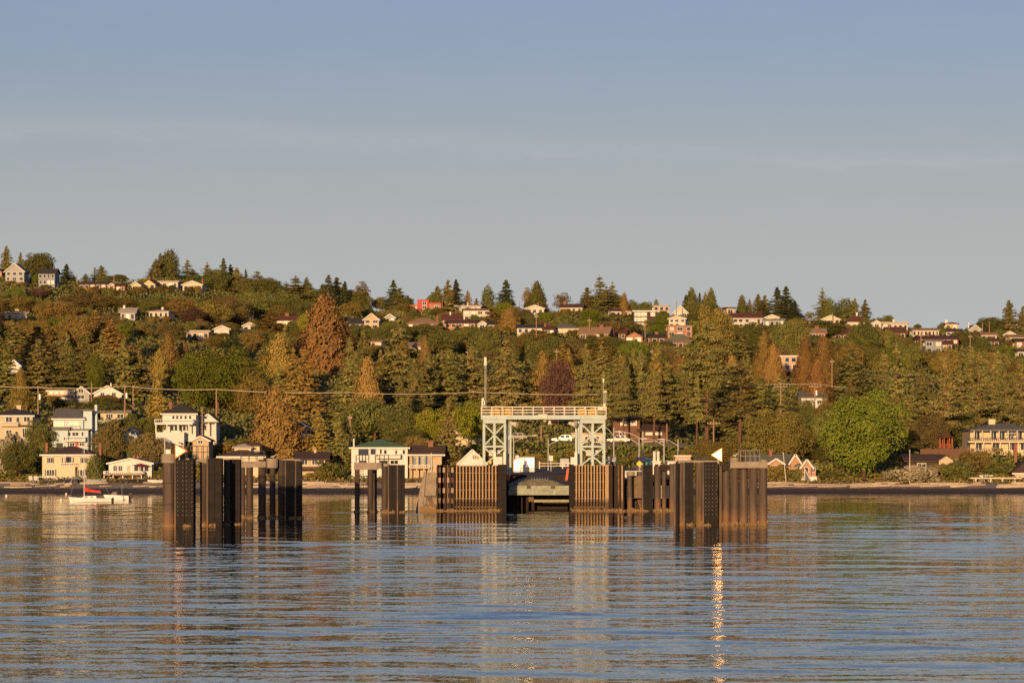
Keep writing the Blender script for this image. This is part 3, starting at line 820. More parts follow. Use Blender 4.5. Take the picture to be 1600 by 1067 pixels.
h = House('upslope_cream_house', 'cream gabled house half hidden by cedar', 'cream gabled house with small porch half hidden beside a golden cedar', [
    B(206,230,586,594,616,'gable_front',M_CREAM,R_TAN,trim=M_WHITE,dep=8)]); h.win(218, 600, 5, 5, 2); h.win(214, 610, 5, 4, 1)
h = House('white_corner_house', 'white house with stepped gables', 'white house with stepped gables above the dark fir', [
    B(-16,13,580,587,602,'gable_front',M_WHITE,R_BROWN,trim=M_WHITE,dep=8), B(8,26,562,570,588,'gable_front',M_WHITE,R_GREY,trim=M_WHITE,dy=5,dep=8)]); h.win(3, 591, 9, 5, 3)

h = House('white_columned_house', 'white house with veranda columns', 'white house with dark hipped roof, upper balcony and columned veranda', [
    B(254,306,631,647,690,'hip',M_WHITE,R_DARK,trim=M_WHITE,dep=8), B(246,290,676,677,704,'flat',M_WHITE,M_WHITE,dy=-3.0,dep=3.2,ov=0.05)], D=600)
h.bx('chimney', M_BRICK, 263.5, 267.5, 627, 646, 1, 1.9)
for x in (271,277,283,290,297): h.win(x, 652, 3.6, 5)
for x in (269,275,282,288,294): h.win(x, 668.5, 4, 8.5)
h.bx('balcony', M_WHITE, 244, 303, 661, 663.5, -2.6, -.004); h.railing(244, 303, 655, 661, -2.55, M_WHITE, dback=-.1)
for x in (246,263,280,297): h.post(x, 663.6, 676, -2.4, M_WHITE, 0.22)
h = House('small_white_porch_house', 'small white house with porch columns', 'small white house with grey gable and porch columns by a tall pole', [
    B(312,338,647,658,688,'gable_front',M_WHITE,R_GREY,trim=M_WHITE,dep=7)], D=606)
h.win(320, 668, 5, 8, 2); h.bx('porch_roof', R_GREY, 314, 340, 659, 661, -1.8, -.004)
for x in (316,327,338): h.post(x, 661.1, 680, -1.6, M_WHITE, 0.25)
h = House('brown_garage', 'taupe gabled garage', 'taupe gabled garage with small white double window', [
    B(301,326,682,688,716,'gable_front',M_TAN,R_BROWN,trim=M_WHITE,dep=9)], 'garage', D=577, yaw=0.0); h.win(313, 690.5, 7, 4, 2); h.bx('garage_door', M_TAN, 305, 322, 701, 714, -0.1, -.004)
h = House('low_cream_house', 'low cream house with brown hip roofs', 'low cream house with two tiered brown hip roofs behind black fender piles', [
    B(342,412,702,714,750,'hip',M_CREAM,R_BROWN,trim=M_WHITE,dep=9), B(380,402,691,697,706,'hip',M_CREAM,R_BROWN,dy=5,dep=6), B(364,390,694,700,706,'hip',M_CREAM,R_PALE,dy=3,dep=6)], D=553)
for x in (355,372,392): h.win(x, 724, 10, 7, 2)
h = House('brick_bungalow', 'small brick bungalow with white gable trim', 'small red brick bungalow with white trimmed gable and sunroom windows', [
    B(453,486,660,669,690,'gable_front',M_BRICK,R_BROWN,trim=M_WHITE,dep=9,ov=0.9,chim=((456,655,4,M_BRICK),))], D=600)
for x in (461,468,475,482): h.win(x, 674.5, 5, 6)
h.bx('sunroom_sill', M_WHITE, 456, 488, 678, 684, -0.4, -.004)
h = House('brown_low_house', 'long low brown beach house', 'long low brown beach house with shed roof and pale chimney', [
    B(466,508,707,717,750,'gable_side',M_TAN,R_BROWN,dep=10,ov=0.8,chim=((490,703,4,M_TAN),))], D=553)
for x in (476,492,502): h.win(x, 722, 8, 7, 2)
h.bx('lower_roof', R_BROWN, 463, 505, 729, 734, -2.2, -.004)
h = House('green_roof_house', 'large white house with green roof', 'large white beach house with green roof, balcony and picture windows', [
    B(549,637,687,700,752,'hip',M_WHITE,R_GREEN,dep=10,ov=0.4,trim=M_WHITE)], D=550)
h.win(568, 706, 16, 9, 1); h.win(583, 705, 8, 10, 1); h.win(595, 706, 2.5, 8); h.win(602, 706, 4, 6); h.win(619, 707, 3, 7); h.win(631, 706, 4, 6)
h.bx('balcony', M_WHITE, 588, 626, 714, 716, -1.8, -.004); h.railing(588, 626, 709, 714, -1.75, M_WHITE, dback=-.1)
for x in (567,600,616): h.win(x, 722, 12, 5, 2)
h.bx('flue', M_WHITE, 552, 554, 685, 700, -0.5, -.1)
h = House('glass_porch_house', 'brown roofed house with glazed porch', 'brown roofed house with tall glazed porch on posts beside a fir', [
    B(642,690,697,711,750,'gable_side',M_TAN,R_BROWN,dep=9,ov=0.6,trim=M_WHITE,chim=((672,691,8,M_BRICK),))], D=549)
for x in (649,656,663,671): h.win(x, 720, 6, 12, 1, mat('pale_glass', (0.20,0.28,0.28), 0.1, 0.3, spec=.7))
h.bx('deck', M_TAN, 640, 672, 730, 732, -2.5, -.004); h.railing(640, 672, 726, 730, -2.45, M_WHITE, dback=-.1)
for x in (641.5,652,663,671): h.post(x, 711, 752, -2.3, M_TAN, 0.2)
h = House('white_boathouse', 'white gabled boathouse with brown double window', 'white gabled boathouse with brown double window by the ferry tower', [
    B(716,760,703,724,752,'gable_front',M_WHITE,R_PALE,trim=M_WHITE,dep=9,ov=0.25)], D=552); h.win(743.5, 714, 10, 6, 3, mat('brown_shutter_glass', (0.22,0.11,0.07), 0.4))
h = House('cream_roadside_house', 'cream house behind the fir', 'cream house with low hipped roof glimpsed behind the fir by the ferry tower', [
    B(712,756,665,674,692,'hip',M_CREAM,R_PALE,dep=8)], D=None); 
for x in (726,735,748): h.win(x, 682, 6, 7, 1)
h = House('white_stair_house', 'white house with stepped front stair', 'white house with stepped front stair among the broadleaf trees', [
    B(644,672,657,668,690,'gable_side',M_WHITE,R_PALE,dep=7)], D=None); h.part('stair', M_WHITE, lambda m: [m.box(h.px(650+3*k), h.px(654+3*k), -1.5, -.004, -1.5, h.pz(664+2.6*k)) for k in range(8)])
h = House('brown_gabled_house', 'brown house with big white windows', 'dark brown gabled house with big white windows behind tall trunks', [
    B(958,1000,647,656,702,'gable_side',M_BROWN,R_BROWN,dep=9,chim=((964,642,3.5,M_BRICK),))], D=606)
for x in (974,990): h.win(x, 660, 8, 8, 2, GLARE_PANE)
h.win(972, 680, 8, 7, 2)
h = House('brown_low_lodge', 'low dark brown lodge with sloping roof', 'low dark brown lodge with bright front windows under tall pines', [
    B(1002,1040,660,672,702,'gable_side',M_BROWN,R_BROWN,dep=9,ov=0.9)], D=606)
for x in (1014,1029): h.win(x, 676.5, 9, 5, 2, GLARE_PANE)
h.bx('terrace', M_BEIGE, 1004, 1038, 689, 697, -1.6, -.004)
h = House('cream_roadside_store', 'cream roadside building behind the ferry tower', 'cream flat roofed roadside building seen through the ferry tower', [
    B(893,945,676,678,700,'flat',M_CREAM,R_PALE,dep=8,ov=0.2)], 'building', D=604); 
for x in (904,918,932): h.win(x, 686, 7, 8, 2)
h = House('pink_gabled_house', 'pink house with three white trimmed gables', 'pink sided house with sage roof, three white trimmed gables and brick chimney', [
    B(1172,1246,711,727,757,'gable_side',M_PINKBRICK,R_SAGE,dep=9,dy=1.5,chim=((1208,704,5,M_BRICK),)), B(1201,1223,717,724,757,'gable_front',M_PINKBRICK,R_SAGE,trim=M_WHITE,dep=5,dy=-0.6),
    B(1236,1250,710,721,757,'gable_front',M_PINKBRICK,R_SAGE,trim=M_WHITE,dep=6,dy=0.6), B(1252,1267,718,728,757,'gable_front',M_PINKBRICK,R_SAGE,trim=M_WHITE,dep=6,dy=-1.0), B(1244,1275,719,729,757,'hip',M_PINKBRICK,R_SAGE,dep=7,dy=0.2)], D=546)
h.win(1212, 731, 10, 6, 2, dy=-0.6); h.win(1270.5, 733, 5, 8, 2, dy=0.2); h.win(1259, 734, 5, 7, 1, dy=-1.0); h.win(1248, 733, 3.5, 7, 1, dy=0.2); h.bx('lower_wall', M_WHITE, 1250, 1275.4, 744, 753, -1.25, -1.004)
h.part('stair', M_WHITE, lambda m: [m.box(h.px(1255+1.1*k), h.px(1257+1.1*k), -2.2, -1.3, h.pz(751-0), h.pz(733+2.2*k)) for k in range(8)])
h = House('two_storey_veranda_house', 'wide cream house with two storey veranda', 'wide cream house with double veranda, hipped grey roof and square cream chimney', [
    B(1516,1624,662,673,712,'hip',M_CREAM,R_GREY,dep=11,ov=0.3,trim=M_WHITE,chim=((1555.5,656,10,M_CREAM),))], D=592)
h.bx('veranda_roof', R_GREY, 1513, 1626, 671, 673.4, -2.6, -.45)
h.bx('veranda_deck', M_CREAM, 1510, 1626, 689, 691.5, -2.6, -.004); h.railing(1510, 1626, 683.5, 689, -2.55, DARK)
for x in (1519,1532,1545,1558,1572,1586,1598,1612): h.post(x, 673.5, 689, -2.4, M_CREAM, 0.22); h.post(x+2, 691.6, 712, -2.4, M_CREAM, 0.22)
for x in (1526,1552,1565,1579,1592,1605): h.win(x, 680.5, 9, 12, 2)
for x in (1529,1556,1580,1600): h.win(x, 698, 10, 9, 2)
h.railing(1505, 1560, 700, 706, -4.0, WOOD)
pa = h.part('parasol', M_WHITE, lambda m: m.hexa([(h.px(1579)+1.2*math.cos(a), -1.6+.8*math.sin(a), h.pz(678)) for a in [k*math.pi/4 for k in range(8)]], [(h.px(1579)+.05*math.cos(a), -1.6+.05*math.sin(a), h.pz(675)) for a in [k*math.pi/4 for k in range(8)]]))
h.part('parasol_pole', M_WHITE, lambda m: m.tube((h.px(1579),-1.6,h.pz(689)), (h.px(1579),-1.6,h.pz(676)), 0.04), pa)
h = House('long_low_house', 'long low brown roofed house under veranda house', 'long low house with brown roof behind the silvery beach shrub', [
    B(1418,1470,711,720,752,'gable_side',M_DKBROWN,R_BROWN,dep=8,ov=0.7), B(1466,1488,712,719,752,'gable_front',M_BEIGE,R_BROWN,dy=-1.0,dep=8,ov=0.4)], D=560); h.win(1440, 727, 12, 5, 2)
h = House('brick_chimney_house', 'house with tall brick chimney by pergola', 'cream house with steep brown roof and tall brick chimney beside the pergola', [
    B(1586,1640,717,740,756,'hip',M_CREAM,R_BROWN,dep=9,ov=0.6,trim=M_WHITE)], D=551)
h.bx('chimney', M_BRICK, 1588, 1593, 694, 722, 2.5, 3.4); h.win(1594, 748, 6, 7, 1, M_RED)
h = House('orange_tower_house', 'orange and green house between two maples', 'narrow orange and dark green house glimpsed between two big maples', [
    B(1267,1296,676,684,712,'gable_side',M_ORANGE,R_DARK,dep=8)], D=600); h.bx('green_panel', SHUT, 1276, 1283, 680, 706, -0.3, -.004)
h = House('pale_pole_house', 'pale grey house behind crossarm pole', 'pale house half hidden by branches behind a crossarm utility pole', [
    B(1252,1292,612,621,642,'gable_side',M_WHITE,R_GREY,dep=8)]); h.win(1262, 628, 6, 5, 2); h.win(1280, 628, 6, 5, 2)

# ---- houses up the slope and on the ridge: x0 x1 peak eave base style wall roof windows rows chimney(px,width) short label
CH = M_BRICK
FAR = [
 (8,38,412,424,440,'gable_front',M_GREY,R_GREY,3,2,None,'grey craftsman house with white gable','tall grey craftsman house with white trimmed gable on the ridge',M_WHITE),
 (-14,3,419,425,436,'gable_front',M_ORANGE,R_RED,2,1,None,'orange house under ridge fir','orange brown gabled house under the ridge fir',None),
 (60,86,420,427,446,'gable_side',M_SLATE,R_DARK,4,2,None,'slate house behind round ridge tree','slate grey two storey house behind the round ridge tree',None),
 (122,167,440,444,452,'gable_side',M_BROWN,R_BROWN,5,1,None,'long brown ridge house','long low brown roofed house on the ridge',None),
 (169,179,443,446,454,'gable_front',M_PEACH,R_RED,1,1,None,'tiny peach gable house','tiny peach gabled house on the ridge',M_WHITE),
 (181,195,443,447,455,'gable_side',M_ORANGE,R_RED,2,1,None,'small orange ridge house','small orange walled house with dark red roof on the ridge',None),
 (204,220,441,446,454,'gable_front',M_YELLOW,R_TAN,1,1,None,'small yellow gable house','small yellow gabled house on the ridge',M_WHITE),
 (222,243,437,444,452,'gable_front',M_YELLOW,R_RED,2,1,(230,3,CH),'yellow house with brick red gable','yellow house with brick red gable roof on the ridge',None),
 (245,278,439,441,450,'flat',M_WHITE,R_PALE,4,1,None,'long white flat house under cypresses','long white flat roofed house under tall dark cypresses',None),
 (285,316,439,445,455,'gable_front',M_CREAM,R_SAGE,3,1,(314,2,CH),'cream gable house by yellow tree','cream house with wide sage gable beside a yellow tree',M_WHITE),
 (188,211,481,488,502,'gable_side',M_GREY,R_PALE,3,1,(192,3,M_WHITE),'grey house with pale roof','grey house with pale roof in mid slope trees',None),
 (232,264,484,487,498,'hip',M_WHITE,R_PALE,4,1,(250,3,M_WHITE),'white hip house in mid slope','white low house with white chimney in mid slope trees',None),
 (0,42,487,490,504,'flat',M_CREAM,R_PALE,4,1,(26,6,M_CREAM),'cream flat house with square chimney','cream flat roofed house with square chimney above the wood',None),
 (310,347,487,494,504,'gable_side',M_PEACH,R_BROWN,4,1,None,'peach house with long brown roof','peach walled house under a long brown roof in mid slope',None),
 (365,395,486,490,499,'gable_side',M_WHITE,R_BROWN,4,1,(390,3,M_WHITE),'white house with low brown roof','white house with low brown roof and white chimney in mid slope',None),
 (380,399,504,509,519,'gable_front',M_WHITE,R_TAN,2,1,None,'white gabled bungalow below brown roof','white gabled bungalow with deep eave in mid slope',M_WHITE),
 (432,470,493,500,509,'gable_side',M_CREAM,R_RED,4,1,(446,6,CH),'cream house with red roof and broad brick chimney','cream house with red roof and broad brick chimney by golden maple',None),
 (291,326,516,519,530,'flat',M_PEACH,R_PALE,4,1,None,'peach flat house above green maple','peach flat roofed house just above the big green maple',None),
 (335,358,509,514,524,'gable_front',M_WHITE,R_GREY,2,1,None,'white twin gable cottage','white cottage with grey gable above the big green maple',M_WHITE),
 (546,570,497,505,514,'gable_side',M_GREY,R_DARK,3,1,None,'grey house with charcoal roof','grey house with long charcoal roof right of the rusty cedar',None),
 (569,592,490,499,514,'gable_front',M_TAN,R_BROWN,2,2,None,'tan gable house by charcoal roof','tan house with white trimmed gable above a charcoal roof',M_WHITE),
 (602,617,491,496,504,'gable_front',M_GREY,R_GREY,2,1,None,'small grey gable house','small grey gabled house behind the tall firs',M_WHITE),
 (637,684,497,506,513,'hip',M_ORANGE,R_TAN,5,1,(682,3,CH),'orange house with tan hip roof','orange walled house with wide tan hip roof below the red house',None),
 (693,720,491,499,506,'gable_side',M_PEACH,R_RED,2,1,(704,2,M_WHITE),'peach house with dark red roof','small peach house with dark red roof beside a white box house',None),
 (724,766,482,485,501,'flat',M_WHITE,R_RED,4,2,None,'white box house with brown eave','white two storey box house with thin brown eave on the ridge',None),
 (711,752,477,479,486,'flat',M_GREY,R_PALE,5,1,(728,2,M_WHITE),'low grey flat house on ridge','long low grey flat roofed house beneath twin ridge firs',None),
 (638,665,535,541,550,'gable_side',M_CREAM,R_TAN,3,1,None,'cream house left of rusty cone tree','cream house with tan roof left of the small rusty cone tree',None),
 (685,707,533,538,548,'gable_front',M_WHITE,R_PALE,2,1,None,'white gable house right of rusty cone tree','white gabled house right of the small rusty cone tree',M_WHITE),
 (506,526,567,573,584,'gable_front',M_WHITE,R_DARK,2,1,None,'white gable within the fir wood','white gabled house deep within the firs below the rusty cedar',M_WHITE),
 (579,596,531,534,542,'gable_side',M_CREAM,R_TAN,2,1,None,'little cream house behind big fir','little cream house behind the broad fir crown',None),
 (695,743,500,505,513,'gable_side',M_ORANGE,R_RED,5,1,None,'orange house with long red roof','orange walled house with long dark red roof in the hillside row',None),
 (747,760,502,506,516,'gable_front',M_WHITE,R_GREY,1,1,None,'narrow white gable between roofs','narrow white gabled house between two long roofs',M_WHITE),
 (763,803,502,507,517,'gable_side',M_TAN,R_DARK,4,1,(795,3,CH),'tan house with dark roof and brick chimney','tan house with dark roof and tall brick chimney in the hillside row',None),
 (808,848,507,512,522,'gable_side',M_WHITE,R_DARK,4,1,None,'white house with charcoal roof','white house with wide charcoal roof in the hillside row',None),
 (849,866,510,515,522,'gable_side',M_BRICK,R_RED,2,1,(851,3,CH),'small brick house','small red brick house beside the white charcoal roofed house',None),
 (821,850,477,482,491,'gable_front',M_WHITE,R_RED,3,1,(840,2,CH),'white gable below pyramid tree','white low gabled house below the pyramid tree on the ridge',M_WHITE),
 (875,910,475,480,491,'gable_side',M_CREAM,R_BROWN,4,1,(881,5,CH),'cream ridge house with brown roof','cream house with long brown roof on the ridge by a bare tree',None),
 (748,775,537,544,553,'gable_front',M_SLATE,R_RED,2,1,(771,2,CH),'slate house with white trimmed red gable','slate house with white trimmed red gable above the fir',M_WHITE),
 (827,863,547,553,565,'hip',M_WHITE,R_DARK,5,1,(845,4,M_CREAM),'white house with dormer','white house with dark hip roof and cream dormer in the wood',None),
 (866,905,506,513,522,'hip',M_CREAM,R_GREY,3,1,None,'cream house with grey hip roof','cream house with grey hip roof left of the brick gable',None),
 (904,951,511,521,532,'gable_side',M_BRICK,R_TAN,4,1,(937,6,CH),'brick house with broad tan roof','red brick house with broad tan roof and massive chimney',None),
 (954,971,483,486,496,'gable_side',M_WHITE,R_RED,2,1,None,'white ridge cottage by tall firs','white ridge cottage right of the tall fir clump',None),
 (980,990,486,488,497,'flat',M_PEACH,R_PALE,1,1,None,'tiny peach house by dark modern house','tiny peach house left of the dark modern house',None),
 (1021,1046,477,478,496,'flat',M_PEACH,R_PALE,3,2,None,'peach box house behind modern house','peach flat roofed box house behind the dark modern house',None),
 (1053,1074,478,488,497,'gable_front',M_WHITE,R_PALE,2,1,None,'tall white gable on ridge','tall white gabled house left of the ridge cypress',M_WHITE),
 (1045,1071,494,498,511,'gable_front',M_WHITE,R_DARK,3,2,None,'white two tier house','white two tier house with dark eaves below the tall white gable',M_WHITE),
 (1043,1082,508,510,526,'flat',M_ORANGE,R_TAN,3,2,None,'orange house with big white windows','orange flat roofed house with big white windows above sage roof',None),
 (952,978,514,521,530,'gable_side',M_BROWN,R_RED,3,1,None,'brown house with red roof','brown house with long red roof beside the massive brick chimney',None),
 (978,1004,519,526,536,'gable_front',M_ORANGE,R_RED,2,1,None,'orange house with red gable','orange house with broad red gable below the dark modern house',None),
 (1004,1040,522,527,541,'gable_side',M_BROWN,R_DARK,3,1,(1027,5,CH),'brown house with black roof and chimney','brown house with black roof and brick chimney in the hillside row',None),
 (1038,1080,522,534,547,'hip',M_BRICK,R_SAGE,4,1,(1073,3,CH),'brick house with sage hip roof','red brick house with wide sage hip roof left of the tall pine',None),
 (1144,1190,489,498,512,'gable_side',M_WHITE,R_RED,5,2,None,'white house with big red roof','white two storey house with big dark red roof and bay windows',M_WHITE),
 (1135,1148,480,482,493,'flat',M_TAN,R_BROWN,1,1,None,'tan ridge tower house','narrow tan tower like house on the ridge',None),
 (1187,1226,498,500,513,'flat',M_SLATE,R_GREY,5,1,None,'slate flat house','long slate flat roofed house with white front below dark firs',None),
 (1196,1217,492,496,503,'gable_front',M_CREAM,R_TAN,2,1,None,'cream gable above slate flat house','cream low gable above the slate flat roofed house',M_WHITE),
 (1284,1312,493,499,507,'gable_front',M_CREAM,R_TAN,3,1,None,'cream gable under broad fir','cream wide gabled house under the broad ridge fir',M_WHITE),
 (1324,1352,492,503,514,'hip',M_CREAM,R_RED,3,1,(1340,2.5,M_WHITE),'cream house with maroon hip roof','cream house with steep maroon hip roof and white chimney',None),
 (1262,1290,513,520,530,'gable_side',M_ORANGE,R_TAN,2,1,(1277,6,CH),'orange house with brick chimney stack','orange house with tan roof and wide brick chimney stack',None),
 (1291,1328,513,522,534,'gable_side',M_BRICK,R_RED,3,1,(1311,4,CH),'brick house with red roof above rusty trees','red brick house with red roof above the two rusty cone trees',None),
 (1214,1246,555,557,579,'flat',M_PEACH,R_PALE,3,2,(1219,5,CH),'peach two storey house among rusty trees','peach two storey flat roofed house among rusty cone trees',M_WHITE),
 (1363,1377,501,505,513,'gable_front',M_WHITE,R_TAN,1,1,None,'white little gable by dark tree','little white gabled house behind a dark round tree',M_WHITE),
 (1380,1418,503,506,516,'flat',M_WHITE,R_PALE,5,1,(1397,3,M_WHITE),'long white flat house on right ridge','long bright white flat roofed house above a brick house',None),
 (1386,1416,511,519,533,'gable_side',M_BRICK,R_RED,3,1,(1392,3,CH),'brick house below white flat house','red brick house with red roof below the long white flat house',None),
 (1426,1467,513,516,526,'gable_side',M_CREAM,R_TAN,7,1,None,'long cream hall with tan roof','long cream building with tan roof and row of windows on the ridge',None),
 (1477,1497,504,506,518,'hip',M_TAN,R_BROWN,2,1,(1479,4,M_WHITE),'tan tower house with white wings','tan square tower house with white wing on the ridge',None),
 (1479,1501,514,518,525,'gable_side',M_WHITE,R_BROWN,3,1,None,'white house with brown roof by cypress','white house with brown roof beside the ridge cypress',None),
 (1514,1533,508,515,524,'gable_front',M_GREY,R_GREY,2,1,(1516,2,M_WHITE),'grey house with white barge gable','grey green house with bold white trimmed gable on the ridge',M_WHITE),
 (1437,1498,524,530,538,'gable_side',M_BROWN,R_RED,6,1,(1454,3,CH),'brown house with very long red roof','brown house with very long red roof above the blue grey house',None),
 (1446,1472,531,533,552,'flat',M_SLATE,R_GREY,2,2,None,'blue grey house with white windows','blue grey two storey house with big white windows above the firs',None),
 (1472,1488,532,537,552,'gable_side',M_BRICK,R_RED,2,1,None,'brick wing house by blue grey house','red brick house joined beside the blue grey house',None),
 (1534,1557,519,523,533,'gable_side',M_CREAM,R_TAN,3,1,None,'cream house with tan roof and pole','cream house with tan roof beside a ridge pole',None),
 (1533,1562,529,533,544,'gable_side',M_BROWN,R_RED,3,1,None,'brown red roofed house below tan roof','brown house with dark red roof below the cream tan roofed house',None),
 (1569,1587,518,523,531,'gable_front',M_WHITE,R_RED,2,1,None,'white red roofed gable','white gabled house with red roof under the far right wood',M_WHITE),
 (1577,1612,523,527,535,'gable_side',M_CREAM,R_TAN,3,1,None,'cream house with orange tan roof','cream house with orange tan roof above dark brick',None),
 (1586,1614,529,533,546,'gable_side',M_BRICK,R_DARK,2,1,None,'dark brick house','dark red brick house with charcoal roof above a white cottage',None),
 (1590,1612,546,549,560,'gable_side',M_WHITE,R_BROWN,2,1,None,'white cottage in firs','white cottage half sunk in the firs below the dark brick house',None),
]
for i, (x0,x1,yp,ye,yb,st,wm,rm,nw,rows,ch,short,label,trim) in enumerate(FAR):
    wm = M_OFF if wm is M_WHITE else wm
    b = B(x0,x1,yp,ye,yb,st,wm,rm,nw=nw,rows=rows,trim=trim,ov=0.5)
    if ch: b['chim'] = ((ch[0], yp-3.5, ch[1], ch[2]),)
    nm = short.split()
    House(('flat_roofed_house' if st == 'flat' else 'hip_roofed_house' if st == 'hip' else 'gabled_house'), short, label, [b], yaw=math.radians(random.uniform(-14,10)), group='houses on the hillside', storeys=rows)
# the modern red house and the dark modern house have their own window patterns
h = House('red_house', 'bright red cube house', 'bright red cube shaped house with cream base and orange wing on the ridge', [
    B(652,670,468,470,490,'flat',M_RED,M_RED,dep=8,ov=0.05), B(670.3,689,473,475,490,'flat',M_ORANGE,M_RED,dep=7,ov=0.05,dy=0.4), B(641,651.7,476,478,490,'flat',M_CREAM,M_RED,dep=7,dy=0.5,ov=0.1)], storeys=2)
h.win(663, 474, 6, 4, 2); h.win(663, 480, 6, 4, 2); h.bx('base_wall', M_CREAM, 656, 678, 484, 490, -0.3, -.004); h.win(682, 480, 6, 4, 2, dy=0.4); h.win(646, 482, 6, 3, 2, dy=.5)
h = House('dark_modern_house', 'dark modern house with bands of white windows', 'dark brown modern box house with three bands of bright windows', [
    B(989,1028,485,487,512,'flat',M_DKBROWN,M_WHITE,dep=9,ov=0.2)], storeys=2)
for y, hh in ((491,5),(499,5.5),(507,4)):
    for x, w in ((993,3),(998.5,5),(1004,5),(1009,3)): h.win(x, y, w, hh, 1, GLARE_PANE)
h.win(1020, 491, 6, 5, 2, GLARE_PANE)

# ------------------------------------------------------------------ ferry landing: dolphins, wingwalls, gantry, span
def pile_mat():
    m = bpy.data.materials.new('rusted_steel_pile'); m.use_nodes = True
    t = m.node_tree; p = t.nodes['Principled BSDF']; p.inputs['Roughness'].default_value = 0.75
    ge = N(t, 'ShaderNodeNewGeometry'); mp = N(t, 'ShaderNodeMapping'); mp.inputs['Scale'].default_value = (3.5,3.5,0.22)
    t.links.new(ge.outputs['Position'], mp.inputs[0])
    n1 = N(t, 'ShaderNodeTexNoise'); n1.inputs['Scale'].default_value = 1.0; n1.inputs['Detail'].default_value = 6; n1.inputs['Roughness'].default_value = 0.7
    t.links.new(mp.outputs[0], n1.inputs['Vector'])
    cr = N(t, 'ShaderNodeValToRGB'); e = cr.color_ramp.elements
    e[0].position = 0.32; e[0].color = (0.036,0.026,0.020,1); e[1].position = 0.72; e[1].color = (0.135,0.095,0.068,1)
    x = e.new(0.5); x.color = (0.070,0.049,0.036,1)
    t.links.new(n1.outputs['Fac'], cr.inputs[0])
    # orange rust where the tide wets the steel
    sp = N(t, 'ShaderNodeSeparateXYZ'); t.links.new(ge.outputs['Position'], sp.inputs[0])
    n2 = N(t, 'ShaderNodeTexNoise'); n2.inputs['Scale'].default_value = 1.3; n2.inputs['Detail'].default_value = 4
    t.links.new(ge.outputs['Position'], n2.inputs['Vector'])
    a = N(t, 'ShaderNodeMath', operation='MULTIPLY_ADD'); a.inputs[1].default_value = 2.4; t.links.new(n2.outputs['Fac'], a.inputs[0]); t.links.new(sp.outputs[2], a.inputs[2])
    mr = N(t, 'ShaderNodeMapRange'); mr.inputs['From Min'].default_value = 3.0; mr.inputs['From Max'].default_value = 1.9
    t.links.new(a.outputs[0], mr.inputs['Value'])
    mx = N(t, 'ShaderNodeMix', data_type='RGBA'); mx.inputs['B'].default_value = (0.15,0.083,0.042,1)
    t.links.new(mr.outputs[0], mx.inputs['Factor']); t.links.new(cr.outputs[0], mx.inputs['A'])
    t.links.new(mx.outputs['Result'], p.inputs['Base Color'])
    b = N(t, 'ShaderNodeBump'); b.inputs['Distance'].default_value = 0.03; b.inputs['Strength'].default_value = 0.5
    t.links.new(n1.outputs['Fac'], b.inputs['Height']); t.links.new(b.outputs[0], p.inputs['Normal'])
    return m
PILE = pile_mat()
DARKPILE = mat('dark_brown_pile', (0.085,0.058,0.042), 0.75, 0.5, 1.0, bump=0.03, col2=(0.028,0.020,0.016), stretch=(3,3,0.25))  # darker copy of the pile brown, for dolphins marked dark
BLACK = mat('black_plastic_and_shade', (0.011,0.010,0.010), 0.6, 0.4, 1.2, spec=0.06, bump=0.02, col2=(0.024,0.020,0.018), stretch=(0.6,0.6,1.6))
CONC = mat('weathered_concrete', (0.30,0.25,0.19), 0.9, 0.4, 1.4, bump=0.02)
BARN = mat('barnacle_crust', (0.30,0.20,0.09), 0.95, 0.6, 5, col2=(0.10,0.065,0.035), bump=0.05)
TIMBER = mat('pale_timber', (0.42,0.28,0.15), 0.85, 0.3, 3, stretch=(2,2,0.3))  # pale tan timber of the fender uprights
def tide_stain(m, z0, z1, col):      # algae darkens everything the tide reaches
    t = m.node_tree; p = t.nodes['Principled BSDF']; src = p.inputs['Base Color'].links[0].from_socket
    ge = N(t, 'ShaderNodeNewGeometry'); sp = N(t, 'ShaderNodeSeparateXYZ'); t.links.new(ge.outputs['Position'], sp.inputs[0])
    nz = N(t, 'ShaderNodeTexNoise'); nz.inputs['Scale'].default_value = 2.0; t.links.new(ge.outputs['Position'], nz.inputs['Vector'])
    a = N(t, 'ShaderNodeMath', operation='MULTIPLY_ADD'); a.inputs[1].default_value = 0.9; t.links.new(nz.outputs['Fac'], a.inputs[0]); t.links.new(sp.outputs[2], a.inputs[2])
    mr = N(t, 'ShaderNodeMapRange'); mr.inputs['From Min'].default_value = z1; mr.inputs['From Max'].default_value = z0; mr.inputs['To Max'].default_value = 0.85
    t.links.new(a.outputs[0], mr.inputs['Value'])
    mx = N(t, 'ShaderNodeMix', data_type='RGBA'); mx.inputs['B'].default_value = (*col, 1)
    t.links.new(mr.outputs[0], mx.inputs['Factor']); t.links.new(src, mx.inputs['A']); t.links.new(mx.outputs['Result'], p.inputs['Base Color'])
tide_stain(TIMBER, 1.5, 2.1, (0.05,0.035,0.022))
OLDTIMBER = mat('creosote_timber', (0.036,0.021,0.015), 0.85, 0.45, 2, stretch=(2,2,0.3))
BOLT = mat('galvanised_bolt', (0.26,0.23,0.19), 0.4, 0.2)
SAGE = mat('sage_green_steel', (0.40,0.50,0.495), 0.55, 0.18, 0.8, col2=(0.32,0.385,0.365))
SAGE2 = mat('pale_railing_paint', (0.58,0.54,0.45), 0.55, 0.15, 2)
YEL = mat('yellow_paint_and_flare', (0.62,0.38,0.08), 0.55, 0.15)
ORNG = mat('red_orange_paint', (0.60,0.10,0.04), 0.55, 0.15)
GROW = np.random.default_rng(3)
